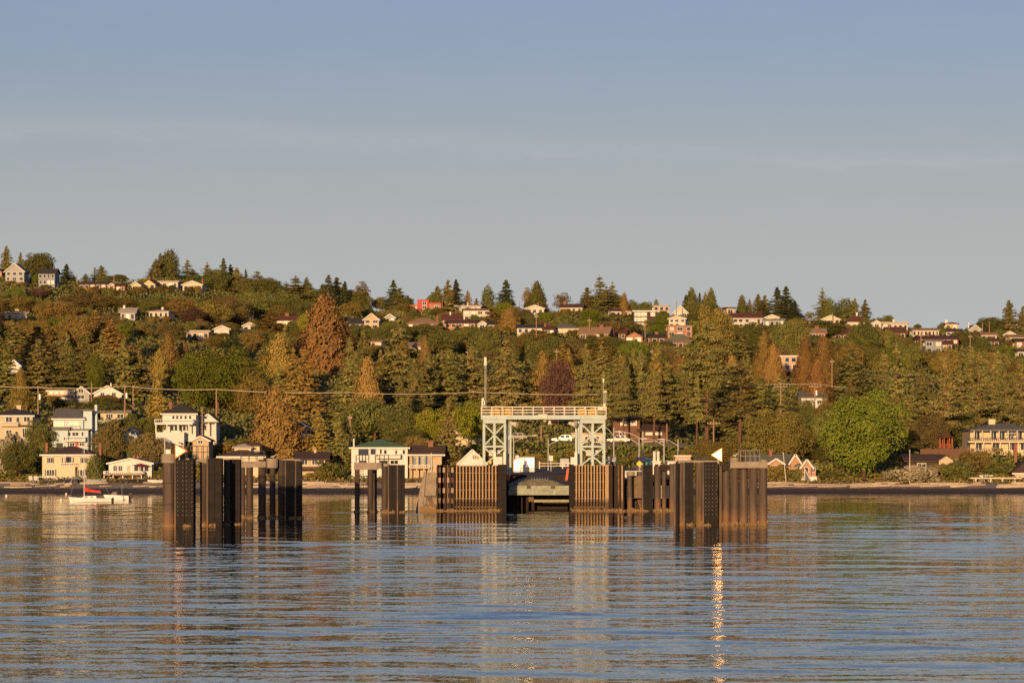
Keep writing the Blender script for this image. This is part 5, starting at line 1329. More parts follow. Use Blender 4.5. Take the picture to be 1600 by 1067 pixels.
# lamps
def street_lamp(label, px, yt, arm, D, z0=None, m=None):
    z0 = DECKZ if z0 is None else z0
    t = thing('street_lamp', label, 'street lamp', (WX(px,D), D, z0), 0, 'lamps along the dock')
    h = P(0,yt,D).z - z0; L = arm/s_at(D)
    MB().tube((0,0,0), (0,0,h), 0.11, 0.08, 8).build('post', m or LAMPMETAL, t)
    pts = [(0,0,h*0.80)] + [(L*q, 0, h*0.80 + (h*0.2)*math.sin(q*math.pi/2)) for q in (0.15,0.35,0.6,0.85,1.0)]
    ar = MB().path(pts, 0.055).build('arm', m or LAMPMETAL, t)
    e = pts[-1]; sg = 1 if L > 0 else -1
    MB().hexa([(e[0]-0.1*sg,-0.15,e[2]-0.12),(e[0]+0.75*sg,-0.1,e[2]-0.08),(e[0]+0.75*sg,0.1,e[2]-0.08),(e[0]-0.1*sg,0.15,e[2]-0.12)], [(e[0]-0.1*sg,-0.12,e[2]+0.08),(e[0]+0.75*sg,-0.06,e[2]+0.04),(e[0]+0.75*sg,0.06,e[2]+0.04),(e[0]-0.1*sg,0.12,e[2]+0.08)]).build('lamp_head', LAMPMETAL, ar)
for label, px, yt, arm, D in (('curved arm street lamp rising by the left gantry tower',802.5,680,30,470), ('curved arm street lamp by the white rail fence',856.5,686,28,500),
    ('tall curved lamp reaching left above the grey booth',1004.5,674,-36,428), ('curved lamp beside the vent stacks',1037.5,685,-28,424), ('curved lamp at the storage container',1059.5,686,-24,440), ('slim curved lamp right behind the right gantry tower',959,668,-14,450), ('lamp with left arm behind the diamond sign',998.5,684,-22,455)):
    street_lamp(label, px, yt, arm, D)

# ------------------------------------------------------------------ boats, poles, cars, shore things
def sailboat():
    D = d_water(784); t = thing('sailboat', 'small white sailboat with tall mast and red sail cover at mooring', 'sailboat', (WX(141,D), D, 0), 0)
    s = s_at(D); L = 68/s
    hull = MB(); n = 14; rings = []
    for k in range(n+1):
        q = k/n; x = -L/2 + L*q
        w = 1.1*math.sin(math.pi*min(1, 0.10+0.62*q))**0.8*(1 if q > 0.12 else q/0.12*0.9+0.1)
        sh = 0.50 + 0.20*(1-q)**2
        rake = 0.35*(1-q)**3
        rings.append([(x, -w, sh), (x, w, sh), (x+rake, w*0.7, 0.05), (x+rake, 0, -0.3), (x+rake, -w*0.7, 0.05)])
    V = [p for r in rings for p in r]; Fc = []
    for k in range(n):
        for i in range(5):
            Fc.append((k*5+i, k*5+(i+1)%5, (k+1)*5+(i+1)%5, (k+1)*5+i))
    Fc += [(4,3,2,1,0), tuple(range(n*5, n*5+5))]
    hull.add(V, Fc); hull.build('hull', M_GEL, t)
    MB().hexa([(-L*.2,-.5,.48),(L*.16,-.6,.46),(L*.16,.6,.46),(-L*.2,.5,.48)], [(-L*.14,-.4,.78),(L*.14,-.48,.86),(L*.14,.48,.86),(-L*.14,.4,.78)]).build('cabin', M_GEL, t)
    for x in (-0.5,0.3): MB().box(x-.2,x+.2,-.58,-.5,.6,.71).build('porthole', GLASS, t)
    mx = (131.5-141)/s
    MB().tube((mx,0,0.3), (mx,0,P(0,691,D).z), 0.07, 0.045, 8).build('mast', M_WHITE, t)
    MB().tube((mx,0,1.5), (mx+26/s,0,1.3), 0.05).build('boom', M_WHITE, t)
    sc = MB(); pr = None
    for k in range(7):
        q = k/6; x = mx+0.03 + 25/s*q; hh = 0.34*(1-q)**3+0.3; zc = 1.47 - 0.18*q; w = 0.17*(1-q*.5)
        rg = [(x,-w,zc),(x,w,zc),(x,w*0.5,zc+hh),(x,-w*0.5,zc+hh)]
        if pr: sc.hexa(pr, rg)
        pr = rg
    sc.build('sail_cover', mat('red_canvas',(0.55,0.035,0.02),0.8,0.2), t)
    for e in ((-L/2+0.2,0,0.66),(L/2-.1,0,0.5)): MB().tube(e, (mx,0,P(0,694,D).z), 0.012, 0.012, 4).build('stay', METAL, t)
    MB().box(L/2-.02, L/2+.25, -.15,.15,-0.1,0.6).build('outboard_motor', DARK, t)
def motorboat():
    D = d_water(780.5); s = s_at(D); t = thing('motorboat', 'white open motorboat with grey windscreen and dark outboard behind the sailboat', 'motorboat', (WX(182,D), D, 0))
    L = 40/s; n = 8; rings = []
    for k in range(n+1):
        q = k/n; x = -L/2+L*q; w = 0.95*min(1, 0.12+q*1.5)**0.7; sh = 0.75 - 0.15*q; r = 0.3*(1-q)**2
        rings.append([(x,-w,sh),(x,w,sh),(x+r,w*.7,0.0),(x+r,-w*.7,0.0)])
    m = MB(); m.add([p for r in rings for p in r], [(k*4+i,k*4+(i+1)%4,(k+1)*4+(i+1)%4,(k+1)*4+i) for k in range(n) for i in range(4)] + [(3,2,1,0),tuple(range(n*4,n*4+4))]); m.build('hull', M_GEL, t)
    MB().hexa([(-.9,-.7,.7),(.1,-.7,.66),(.1,.7,.66),(-.9,.7,.7)], [(-.35,-.6,1.15),(.05,-.6,1.15),(.05,.6,1.15),(-.35,.6,1.15)]).build('windscreen', mat('smoky_screen',(0.20,0.21,0.2),0.15,spec=.7), t)
    MB().box(L/2-0.05,L/2+0.45,-.2,.2,0.45,1.0).box(L/2+.05,L/2+.25,-.1,.1,-.4,.45).build('outboard_motor', DARK, t)
    MB().tube((0.8,0,.6),(0.8,0,2.2),0.02).build('antenna', METAL, t)
sailboat(); motorboat()
for px, py, r in ((10,775.5,0.22),(95.5,782.5,0.28),(103.5,772.5,0.2)):
    D = d_water(py); t = thing('mooring_buoy', 'round white mooring buoy floating off the beach', 'buoy', (WX(px,D), D, 0), 0, 'white mooring buoys')
    m = MB(); rg = [[(r*math.cos(a)*math.cos(b), r*math.sin(a)*math.cos(b), r*0.45+r*math.sin(b)) for a in [2*math.pi*i/10 for i in range(10)]] for b in [-1.45,-1,-.5,0,.5,1,1.45]]
    m.add([p for q in rg for p in q], [(j*10+i, j*10+(i+1)%10, (j+1)*10+(i+1)%10, (j+1)*10+i) for j in range(6) for i in range(10)] + [tuple(range(10))[::-1], tuple(range(60,70))])
    m.build('float', M_WHITE, t, True); MB().tube((0,0,r*1.35),(0,0,r*1.8),0.03).build('ring', METAL, t)

def gpt(px, D, dz=0.0): X = WX(px,D); return Vector((X, D, gz(X,D)+dz))
def utility_pole(label, px, yt, D, arm=0.0, drum=False, yb=None, zt=None, lean=0.0):
    b = gpt(px, D); zt = P(0,yt,D).z; h = max(zt-b.z, 5.0)
    t = thing('utility_pole', label, 'utility pole', (b.x, D, zt-h), 0, 'wooden utility poles')
    MB().tube((lean,0,-1.0), (0,0,h), 0.17, 0.12, 8).build('pole', POLEWOOD, t)
    if arm:
        a = arm/s_at(D)
        cr = MB().box(-a,a,-0.25,-0.14,h-0.9,h-0.72).build('crossarm', POLEWOOD, t)
        for k in (-1,-.5,.5,1): MB().tube((a*k*.95,-.19,h-.72),(a*k*.95,-.19,h-.5),0.05,0.04,6).build('insulator', M_WHITE, cr)
    if drum: MB().tube((0.35,0,h-2.6),(0.35,0,h-1.5),0.26,0.26,10).build('transformer', METAL, t)
    return Vector((b.x, D, zt))
tops = {}
for label, px, yt, D, arm, drum in (
  ('utility pole with pale transformer left of the tan clerestory house',59.5,604,625,0,True), ('thin utility pole between the tan and white gable houses',143,598,660,0,False), ('tall utility pole with transformer beside the yellow flat roofed house',195,602,620,0,True),
  ('thin pole at the cream gabled house',208,605,650,0,False), ('tallest utility pole beside the small white porch house',338,607,612,0,False), ('short bare pole in front of the white columned house',316,637,590,0,False), ('bare wooden pole rising from the dark trees by the green roofed house',547,647,600,3,False),
  ('pole with single side crossarm above the olive maple',1220,598,640,10,False), ('pole with crossarm and transformer left of the big green maple',1273,598,640,9,True), ('pole with double crossarms beside the tall pine trunk',1115,655,600,10,False), ('leaning wooden pole between the gantry towers',845.5,664,596,0,False), ('pale bare pole in front of the dark brown lodge',1042,662,600,0,False)):
    tops[px] = utility_pole(label, px, yt, D, arm, drum)
for px, yt, D in ((838,491,930),(921,497,960),(1008,503,960),(1019,545,800),(1252,512,960),(1439,520,900),(1516,522,930),(1535,504,1060),(1546,502,1060),(1300,560,760),(1301,488,1085),(731,546,780),(870,545,800),(120,428,1085),(178,430,1085),(659,486,1060),(812,470,1090),(691,468,1085),(1057,470,1090),(1265,497,1085)):
    utility_pole('slim utility pole standing among the hillside houses', px, yt, D, 3 if D < 1000 else 0, False)
def cable(label, pts, r, sag):
    m = MB()
    for p, q in zip(pts[:-1], pts[1:]):
        n = 10; c = [p.lerp(q, k/n) - Vector((0,0,sag*4*(k/n)*(1-k/n))) for k in range(n+1)]
        m.path(c, r, 5)
    o = m.build('overhead_cable', mat('pale_cable',(0.42,0.36,0.26),0.6), None); tag(o, label, 'cable', 'overhead cables')  # the cable bundle is pale in itself
off = Vector((0,-0.2,-0.15))
cable('thick overhead cable strung along the left shore poles', [P(-60,597,625), tops[59.5]+off, tops[195]+off, tops[338]+off, P(545,613,612)], 0.085, 0.35)
cable('overhead cable strung above the trees behind the lifting gantry', [P(545,613.3,612), P(740,612.5,612), P(1010,614.5,612)], 0.07, 0.35)
cable('overhead cable strung between the crossarm poles', [P(1170,601,640), tops[1220]+off, tops[1273]+off, P(1330,606,640)], 0.06, 0.15)
for k, (a_, b_) in enumerate((((740,693),(1000,684)),((800,676),(960,690)))):
    cable('thin overhead wire crossing behind the gantry opening', [P(a_[0],a_[1],598), P(b_[0],b_[1],598)], 0.03, 0.5)

def car(label, px, D, L, m, z0, rz=0.0, suv=False):
    t = thing('parked_car', label, 'car', (WX(px,D), D, z0), rz, 'cars by the ferry dock')
    hh = 0.95 if suv else 0.82; top = 1.75 if suv else 1.42
    prof = [(-L/2,0.35),(-L/2,0.7),(-L*.44,hh-.05),(-L*.2,hh),(L*.36,hh),(L/2-.05,hh-.08),(L/2,0.6),(L/2,0.35)]
    MB().hexa([(x,-.86,z) for x,z in prof], [(x,.86,z) for x,z in prof]).build('body', m, t)
    cab = [(-L*.22,hh+.002),(-L*.08,top),(L*.28,top),(L*.38,hh+.002)]
    MB().hexa([(x,-.76,z) for x,z in cab], [(x,.76,z) for x,z in cab]).build('cabin', m, t)
    for x0,x1 in ((-L*.14,L*.06),(L*.085,L*.27)):
        MB().hexa([(x0,-.79,hh+.08),(x1,-.79,hh+.08),(x1-.06,-.79,top-.1),(x0+.16,-.79,top-.1)], [(x0,-.762,hh+.08),(x1,-.762,hh+.08),(x1-.06,-.762,top-.1),(x0+.16,-.762,top-.1)]).build('window', GLASS, t)
    for x in (-L*.31,L*.31):
        for y in (-.84,.66):
            w = MB().tube((x,y,.33),(x,y+.2,.33),.33,.33,14).build('wheel', DARK, t)
            MB().tube((x,y-.012,.33),(x,y-.002,.33),.18,.18,10).build('rim', METAL, w)
    for y in (-.62,.62): MB().box(-L/2-.02,-L/2+.03,y-.15,y+.15,.6,.72).build('headlight', M_WHITE, t)
CARW = mat('white_car_paint',(0.50,0.49,0.46),0.3,0.05,spec=.6); CARS = mat('silver_car_paint',(0.48,0.50,0.48),0.3,0.05,metal=.4,spec=.6); CARD = mat('dark_car_paint',(0.05,0.05,0.055),0.3,0.1,spec=.6)
rd = MB()
rx = [WX(p,600) for p in range(700,1130,20)]
for a_, b_ in zip(rx[:-1], rx[1:]):
    za, zb = gz(a_,600)+0.35, gz(b_,600)+0.35
    rd.hexa([(a_,594,za-1.2),(b_,594,zb-1.2),(b_,604,zb-1.2),(a_,604,za-1.2)], [(a_,594,za),(b_,594,zb),(b_,604,zb),(a_,604,za)])
o = rd.build('shore_road', dm); o['kind'] = 'structure'
def roadz(px): return gz(WX(px,600),600)+0.36
car('silver estate car on the shore road seen under the gantry', 880, 598, 4.4, CARS, roadz(880))
car('white car parked on the shore road right of the gantry', 966, 598, 4.4, CARW, roadz(966)); car('dark car on the shore road by the brown house', 806, 599, 4.3, CARD, roadz(806))
car('white car behind the white rail fence at the dock head', 882, 546, 4.4, CARW, DECKZ+.004, math.pi/2, True)

# gazebo, pergola, chairs
def gazebo():
    D = 590; b = gpt(1478, D); z0 = P(0,700,D).z; t = thing('gazebo', 'small octagonal red cedar gazebo on a brown fenced terrace', 'gazebo', (b.x, D, z0)); w = 1.35
    m = mat('red_cedar',(0.34,0.10,0.04),0.8,0.25)
    oc = lambda r,z: [(r*math.cos(k*math.pi/4+.39), r*math.sin(k*math.pi/4+.39), z) for k in range(8)]
    MB().hexa(oc(w,-3), oc(w,0)).build('platform', M_BROWN, t)
    for x,y,_ in oc(w*.92,0): MB().box(x-.09,x+.09,y-.09,y+.09,0.002,1.95).build('post', m, t)
    MB().hexa(oc(w*1.25,1.952), oc(w*0.35,2.65)).build('roof', R_RED, t); MB().hexa(oc(w*.35,2.652), oc(w*.05,3.0)).build('cupola', R_RED, t)
    rl = MB()
    pts = oc(w*.9,0.75)
    for k in range(8):
        rl.beam(pts[k], pts[(k+1)%8], 0.08)
        a_, c_ = Vector(pts[k]), Vector(pts[(k+1)%8])
        for q in range(1,4): p = a_.lerp(c_, q/4); rl.beam((p.x,p.y,0.05), (p.x,p.y,0.72), 0.05)
    rl.build('railing', m, t)
gazebo()
t = thing('terrace_fence', 'brown board fence of the gazebo terrace', 'fence', gpt(1468, 586)); z0 = P(0,712,586).z - t.location.z
for k in range(34): MB().box(-3.6+.27*k,-3.6+.27*k+.24,-.05,.05,z0-1.5,z0+1.3+random.uniform(-.03,.03)).build('board', M_BROWN, t)
t = thing('pergola', 'cream beam pergola with vine at the beach edge', 'pergola', gpt(1557, 543)); zb = P(0,746,543).z - t.location.z
MB().box(-4.4,4.4,-.1,.1,zb-.22,zb).build('beam', M_CREAM, t); MB().box(-4.4,4.4,2.2,2.4,zb-.22,zb).build('beam', M_CREAM, t)
for k in range(12): MB().box(-4.3+.78*k,-4.2+.78*k,-.4,2.8,zb+.002,zb+.14).build('rafter', M_CREAM, t)
for x in (-3.6,-1.0,1.0,3.2): MB().box(x-.13,x+.13,-.12,.12,-1,zb-.222).build('post', M_CREAM, t); MB().box(x-.13,x+.13,2.18,2.42,-1,zb-.222).build('post', M_CREAM, t)
t = thing('beach_flagpole', 'white flagpole on the beach in front of the silvery shrub', 'flagpole', gpt(1421.5, 540)); MB().tube((0,0,-.5),(0,0,P(0,704,540).z-t.location.z),.07,.05,8).build('pole', M_WHITE, t); MB().tube((0,0,P(0,704,540).z-t.location.z),(0,0,P(0,703,540).z-t.location.z),.09,.09,8).build('finial', M_WHITE, t)
t = thing('beach_pole', 'leaning white pole before the pink house', 'pole', gpt(1227, 540)); MB().tube((.2,0,-.5),(-.35,0,P(0,708,540).z-t.location.z),.07,.05,8).build('pole', M_WHITE, t); MB().box(-.45,-.25,-.1,.1,P(0,708,540).z-t.location.z+.002,P(0,707,540).z-t.location.z).build('cap', M_WHITE, t)
def chair(label, px, D, m, rz=0.0):
    t = thing('beach_chair', label, 'chair', gpt(px,D), rz, 'chairs along the beach')
    MB().box(-.35,.35,-.3,.35,.32,.40).build('seat', m, t); MB().hexa([(-.35,.25,.402),(.35,.25,.402),(.35,.35,.402),(-.35,.35,.402)],[(-.32,.5,1.1),(.32,.5,1.1),(.32,.58,1.1),(-.32,.58,1.1)]).build('backrest', m, t)
    for x in (-.31,.31):
        for y in (-.26,.3): MB().box(x-.04,x+.04,y-.04,y+.04,-.15,.318).build('leg', m, t)
for px in (49,57): chair('white slatted lounge chair on the beach left of the cream colonial', px, 541, M_WHITE, 0.5)
for px in (1533,1541,1548): chair('pale blue garden chair under the pergola', px, 545, M_BLUE, -0.2)
def garden_umbrella(label, px, yt, D, m):
    b = gpt(px,D); zt = P(0,yt,D).z-b.z; t = thing('garden_umbrella', label, 'umbrella', b)
    oc = lambda r,z: [(r*math.cos(k*math.pi/4), r*math.sin(k*math.pi/4), z) for k in range(8)]
    MB().hexa(oc(1.5,zt-.6), oc(.06,zt)).build('canopy', m, t); MB().tube((0,0,-.2),(0,0,zt-.3),.04).build('pole', METAL, t)
garden_umbrella('grey green garden umbrella in front of the cream colonial', 120, 743.5, 543, mat('sage_canvas',(0.28,0.28,0.2),0.9))
def rowboat(label, px, D, L, m, rz):
    t = thing('rowboat', label, 'rowboat', gpt(px,D,.1), rz, 'small boats drawn up on the beach'); n=8; rings=[]
    for k in range(n+1):
        q=k/n; w=.62*math.sin(math.pi*(.06+.86*q))**.7; rings.append([(-L/2+L*q,-w,.5+.12*abs(q-.5)),(-L/2+L*q,w,.5+.12*abs(q-.5)),(-L/2+L*q,w*.6,0),(-L/2+L*q,-w*.6,0)])
    mm=MB(); mm.add([p for r in rings for p in r],[(k*4+i,k*4+(i+1)%4,(k+1)*4+(i+1)%4,(k+1)*4+i) for k in range(n) for i in range(4)]+[(3,2,1,0),tuple(range(n*4,n*4+4))]); mm.build('hull',m,t)
    MB().box(-.5,-.2,-.5,.5,.56,.62).build('thwart',WOOD,t)
rowboat('white dinghy drawn up under the white cottage', 246, 539, 3.4, M_WHITE, .2); rowboat('dark blue dinghy on the beach before the colonial house', 108, 540, 3.2, mat('navy_paint',(0.03,0.04,0.08),0.5), -.3); rowboat('grey dinghy beside the dark cypress bush', 150, 540, 3.6, M_GREY, .1); rowboat('dark dinghy near the white cottage stair', 228, 540, 3.0, DARK, -.2); rowboat('black dinghy between two beached boats', 203, 540, 3.0, DARK, .25)
# driftwood
rng = random.Random(5)
DW = [mat('bleached_driftwood',(0.52,0.43,0.31),0.9,0.3,3), mat('grey_driftwood',(0.36,0.29,0.21),0.9,0.3,3)]
for k in range(120):
    px = rng.choice((rng.uniform(-20,250), rng.uniform(480,560), rng.uniform(630,670), rng.uniform(1200,1620), rng.uniform(1200,1620), rng.uniform(340,440)))
    D = rng.uniform(531,540); L = rng.uniform(1.2,6.5); r = rng.uniform(.10,.28)
    b = gpt(px,D,r*.6); t = thing('driftwood_log', 'bleached driftwood log lying along the top of the beach', 'driftwood', b, rng.uniform(-.35,.35), 'driftwood logs on the beach')
    m_ = DW[k%2]
    MB().tube((-L/2,0,0),(0,rng.uniform(-.15,.15),.05),r,r*.85,7).tube((0,0,.05),(L/2,0,rng.uniform(0,.15)),r*.85,r*.5,7).build('log', m_, t)
    if k%3==0: MB().tube((L*.2,0,.1),(L*.2+.4,-.1,.55+r),r*.35,r*.12,5).build('branch_stub', m_, t)
def gull(label, x, y, z, rz):
    t = thing('gull', label, 'gull', (x,y,z), rz, 'gulls perched on the dolphins')
    m=MB(); prof=[(-.28,.16,.02),(-.18,.17,.06),(-.05,.19,.095),(.08,.22,.09),(.16,.29,.055),(.2,.35,.055),(.25,.36,.04),(.29,.355,.012)]
    rg=[[(px_,w*math.cos(a),pz_+w*math.sin(a)) for a in [2*math.pi*i/8 for i in range(8)]] for px_,pz_,w in prof]
    m.add([p for r in rg for p in r],[(j*8+i,j*8+(i+1)%8,(j+1)*8+(i+1)%8,(j+1)*8+i) for j in range(7) for i in range(8)]+[tuple(range(8))[::-1],tuple(range(56,64))]); m.build('body',M_WHITE,t,True)
    for s in (-1,1): MB().tube((.02,.04*s,0),(.02,.04*s,.13),.012,.012,5).build('leg',YEL,t); MB().hexa([(-.3,.09*s,.17),(.08,.1*s,.2),(.08,.1*s,.27),(-.2,.09*s,.24)],[(-.3,.11*s,.17),(.08,.12*s,.2),(.08,.12*s,.27),(-.2,.11*s,.24)]).build('wing',M_GREY,t)
    MB().tube((.28,0,.355),(.36,0,.345),.014,.004,5).build('beak',YEL,t)
for label,px,py,D,rz in (('white gull standing on the drum cap of the dark dolphin',427,716,335.8,0.3),('white gull on the concrete cap beam of the dark dolphin',379,720.5,335.6,2.8),('white gull on the railed cap of the broad dolphin',1149,714.4,305,.2)):
    gull(label, WX(px,D), D, P(0,py,D).z+.002, rz)

# ------------------------------------------------------------------ trees
KIND = {   # key: (object name, words)
 'fir': ('fir_tree','dark green fir'), 'spire': ('spire_fir','slim dark spire fir'), 'gold': ('golden_fir','golden green fir'), 'bigfir': ('broad_fir','broad shaggy fir'), 'high': ('high_crowned_fir','high crowned fir with bare lower trunk'), 'tall': ('tall_pine','tall pine with bare trunk'), 'pine': ('tiered_pine','tiered pine with bare trunk'),
 'rust': ('rusty_cedar','rust brown cone shaped cedar'), 'goldcedar': ('golden_cedar','golden brown cedar'), 'green': ('broadleaf_tree','bright green broadleaf tree'), 'olive': ('olive_broadleaf_tree','olive broadleaf tree'),
 'deep': ('dark_broadleaf_tree','deep green broadleaf tree'), 'brown': ('brown_broadleaf_tree','brown leaved broadleaf tree'), 'purple': ('purple_broadleaf_tree','dark purple leaved tree'), 'lime': ('lime_broadleaf_tree','lime green broadleaf tree'), 'column': ('column_cypress','narrow column cypress'), 'oval': ('oval_cypress','dense oval cypress'), 'pyramid': ('pyramid_cypress','dense green pyramid tree'), 'sparse': ('thin_crowned_tree','thin crowned tree'), 'silver': ('silvery_shrub','silvery leaved bush'), 'shrub': ('garden_shrub','round green shrub'), 'olshrub': ('olive_shrub','olive green shrub'), 'brshrub': ('brown_shrub','reddish brown shrub')}
def spec(kind, i):
    k3 = str(i % 3)
    return {'fir':('fir'+k3,L_FIR),'spire':('spire'+k3,L_DARK),'gold':('fir'+k3,L_GOLD),'bigfir':('bigfir'+k3,L_FIR),'pine':('pine'+k3,L_FIR),'tall':('toppine0',L_FIR),'high':('highfir'+k3,L_FIR),'rust':('cedar'+k3,L_RUST),'goldcedar':('cedar'+k3,L_GOLD),'green':('broad'+k3,L_GREEN),'olive':('broad'+k3,L_OLIVE),
     'deep':('broad'+k3,L_DKGREEN),'brown':('broad'+k3,L_BROWN),'purple':('broad'+k3,L_PURPLE),'lime':('broad'+k3,L_LIME),'column':('column0',L_DKGREEN),'oval':('column1',L_DKGREEN),'pyramid':('pyramid0',L_DKGREEN),'sparse':('sparse0',L_OLIVE),'silver':('shrub'+k3,L_SILVER),'shrub':('shrub'+k3,L_DKGREEN),'olshrub':('shrub'+k3,L_OLIVE),'brshrub':('shrub'+k3,L_BROWN)}[kind]
def maple(i): return ('maple0', (L_GREEN, L_OLIVE)[i])
LANDMARKS = [(1350,548,'huge beach maple'),(1219,570,'wide olive maple'),(1104,612,'tall red trunked pine'),(1478,590,'cedar gazebo'),(1273,640,'crossarm pole with transformer'),(872,660,'purple beech'),(505,800,'tallest rusty cedar'),(432,575,'golden shore cedar'),(340,690,'spreading green maple'),(618,690,'massive red trunked fir'),(1115,870,'large round olive tree'),(790,670,'broad fir above the gantry'),(1115,600,'double crossarm pole'),(32,650,'feathery golden tree'),(547,600,'bare pole by the green roof')]
def near_label(kind, px, D):
    X = WX(px, D); refs = [((q[0]+q[1])/2, q[4], q[5]) for q in HOUSES] + LANDMARKS
    best = min(refs, key=lambda q: (WX(q[0], q[1])-X)**2 + (q[1]-D)**2)
    dd = D - best[1]
    rel = 'well uphill of' if dd > 32 else 'uphill of' if dd > 9 else 'well below' if dd < -32 else 'below' if dd < -9 else 'beside'
    return '%s %s the %s' % (KIND[kind][1], rel, best[2])
TI = [0]
def put(px, yt, hw, D, kind, label=None):
    TI[0] += 1
    key, m = spec(kind, TI[0])
    if kind in ('green','olive') and hw > 30: key = 'maple0'
    if kind == 'tall': key, m = 'toppine0', L_FIR
    return tree(px, yt, hw, D, key, m, KIND[kind][0], label or ' '.join(near_label(kind, px, D).split()[:15]), 'shrub' if kind in ('silver','shrub','olshrub','brshrub') else 'tree', KIND[kind][1] + 's on the hillside and shore')
R_ = 1108
for px, yt, hw, kind in ((9,384,10,'fir'),(62,394,21,'deep'),(104,413,9,'spire'),(115,431,6,'fir'),(134,428,7,'fir'),(148,417,11,'pine'),(159,415,10,'fir'),(185,430,15,'deep'),(250,396,10,'fir'),(258,390,8,'column'),(267,388,10,'column'),(293,404,16,'bigfir'),(325,409,17,'bigfir'),(348,404,9,'spire'),(362,414,12,'fir'),(371,418,11,'fir'),(384,421,5,'spire'),(402,422,20,'bigfir'),(416,432,20,'deep'),(462,431,22,'bigfir'),(480,434,12,'fir'),(513,429,10,'spire'),(525,433,13,'fir'),(538,440,9,'spire'),(565,441,14,'sparse'),(566,455,12,'deep'),(594,464,14,'brown'),(613,437,9,'spire'),(624,450,13,'fir'),(637,462,8,'fir'),(684,447,13,'fir'),(699,437,11,'fir'),(713,437,10,'spire'),(732,454,9,'gold'),(745,466,8,'gold'),(763,444,8,'column'),(791,437,12,'spire'),(825,450,9,'sparse'),(838,438,15,'pyramid'),(878,458,14,'sparse'),(917,449,12,'fir'),(940,429,19,'bigfir'),(956,440,17,'bigfir'),(974,456,8,'rust'),(989,468,9,'deep'),(1008,470,11,'deep'),(1025,467,6,'pyramid'),(1072,461,7,'spire'),(1081,448,12,'pyramid'),(1094,458,6,'spire'),(1101,457,8,'fir'),(1111,449,11,'pyramid'),(1160,460,10,'pyramid'),(1170,468,7,'fir'),(1184,460,11,'fir'),(1195,461,11,'fir'),(1216,449,12,'spire'),(1229,447,11,'spire'),(1241,470,10,'spire'),(1265,487,8,'sparse'),(1286,449,13,'bigfir'),(1295,464,11,'oval'),(1320,465,15,'oval'),(1334,466,9,'fir'),(1351,468,9,'fir'),(1365,497,5,'deep'),(1376,495,6,'deep'),(1388,492,8,'deep'),(1434,506,6,'deep'),(1475,503,8,'oval'),(1546,495,20,'deep'),(1565,500,12,'deep'),(1577,469,13,'fir'),(1597,478,10,'fir'),(300,420,20,'bigfir'),(312,428,17,'deep'),(336,420,18,'deep'),(351,424,16,'bigfir'),(377,428,18,'bigfir'),(390,434,18,'deep'),(430,444,20,'deep'),(446,440,17,'bigfir'),(474,445,18,'deep'),(495,452,17,'deep'),(505,444,15,'fir'),(546,452,15,'deep'),(556,455,14,'bigfir'),(632,462,13,'deep'),(704,455,18,'bigfir'),(677,458,12,'deep'),(925,462,16,'deep'),(947,448,22,'bigfir'),(962,458,16,'deep'),(1106,470,14,'deep'),(1088,472,12,'deep'),(1190,475,16,'bigfir'),(1222,470,14,'bigfir'),(1235,478,13,'fir'),(243,405,10,'fir'),(322,441,9,'lime'),(226,441,8,'lime')):
    put(px, yt, hw*(1.35 if kind in ('fir','bigfir','spire') else 1.1), R_ + random.uniform(2, 22), kind)
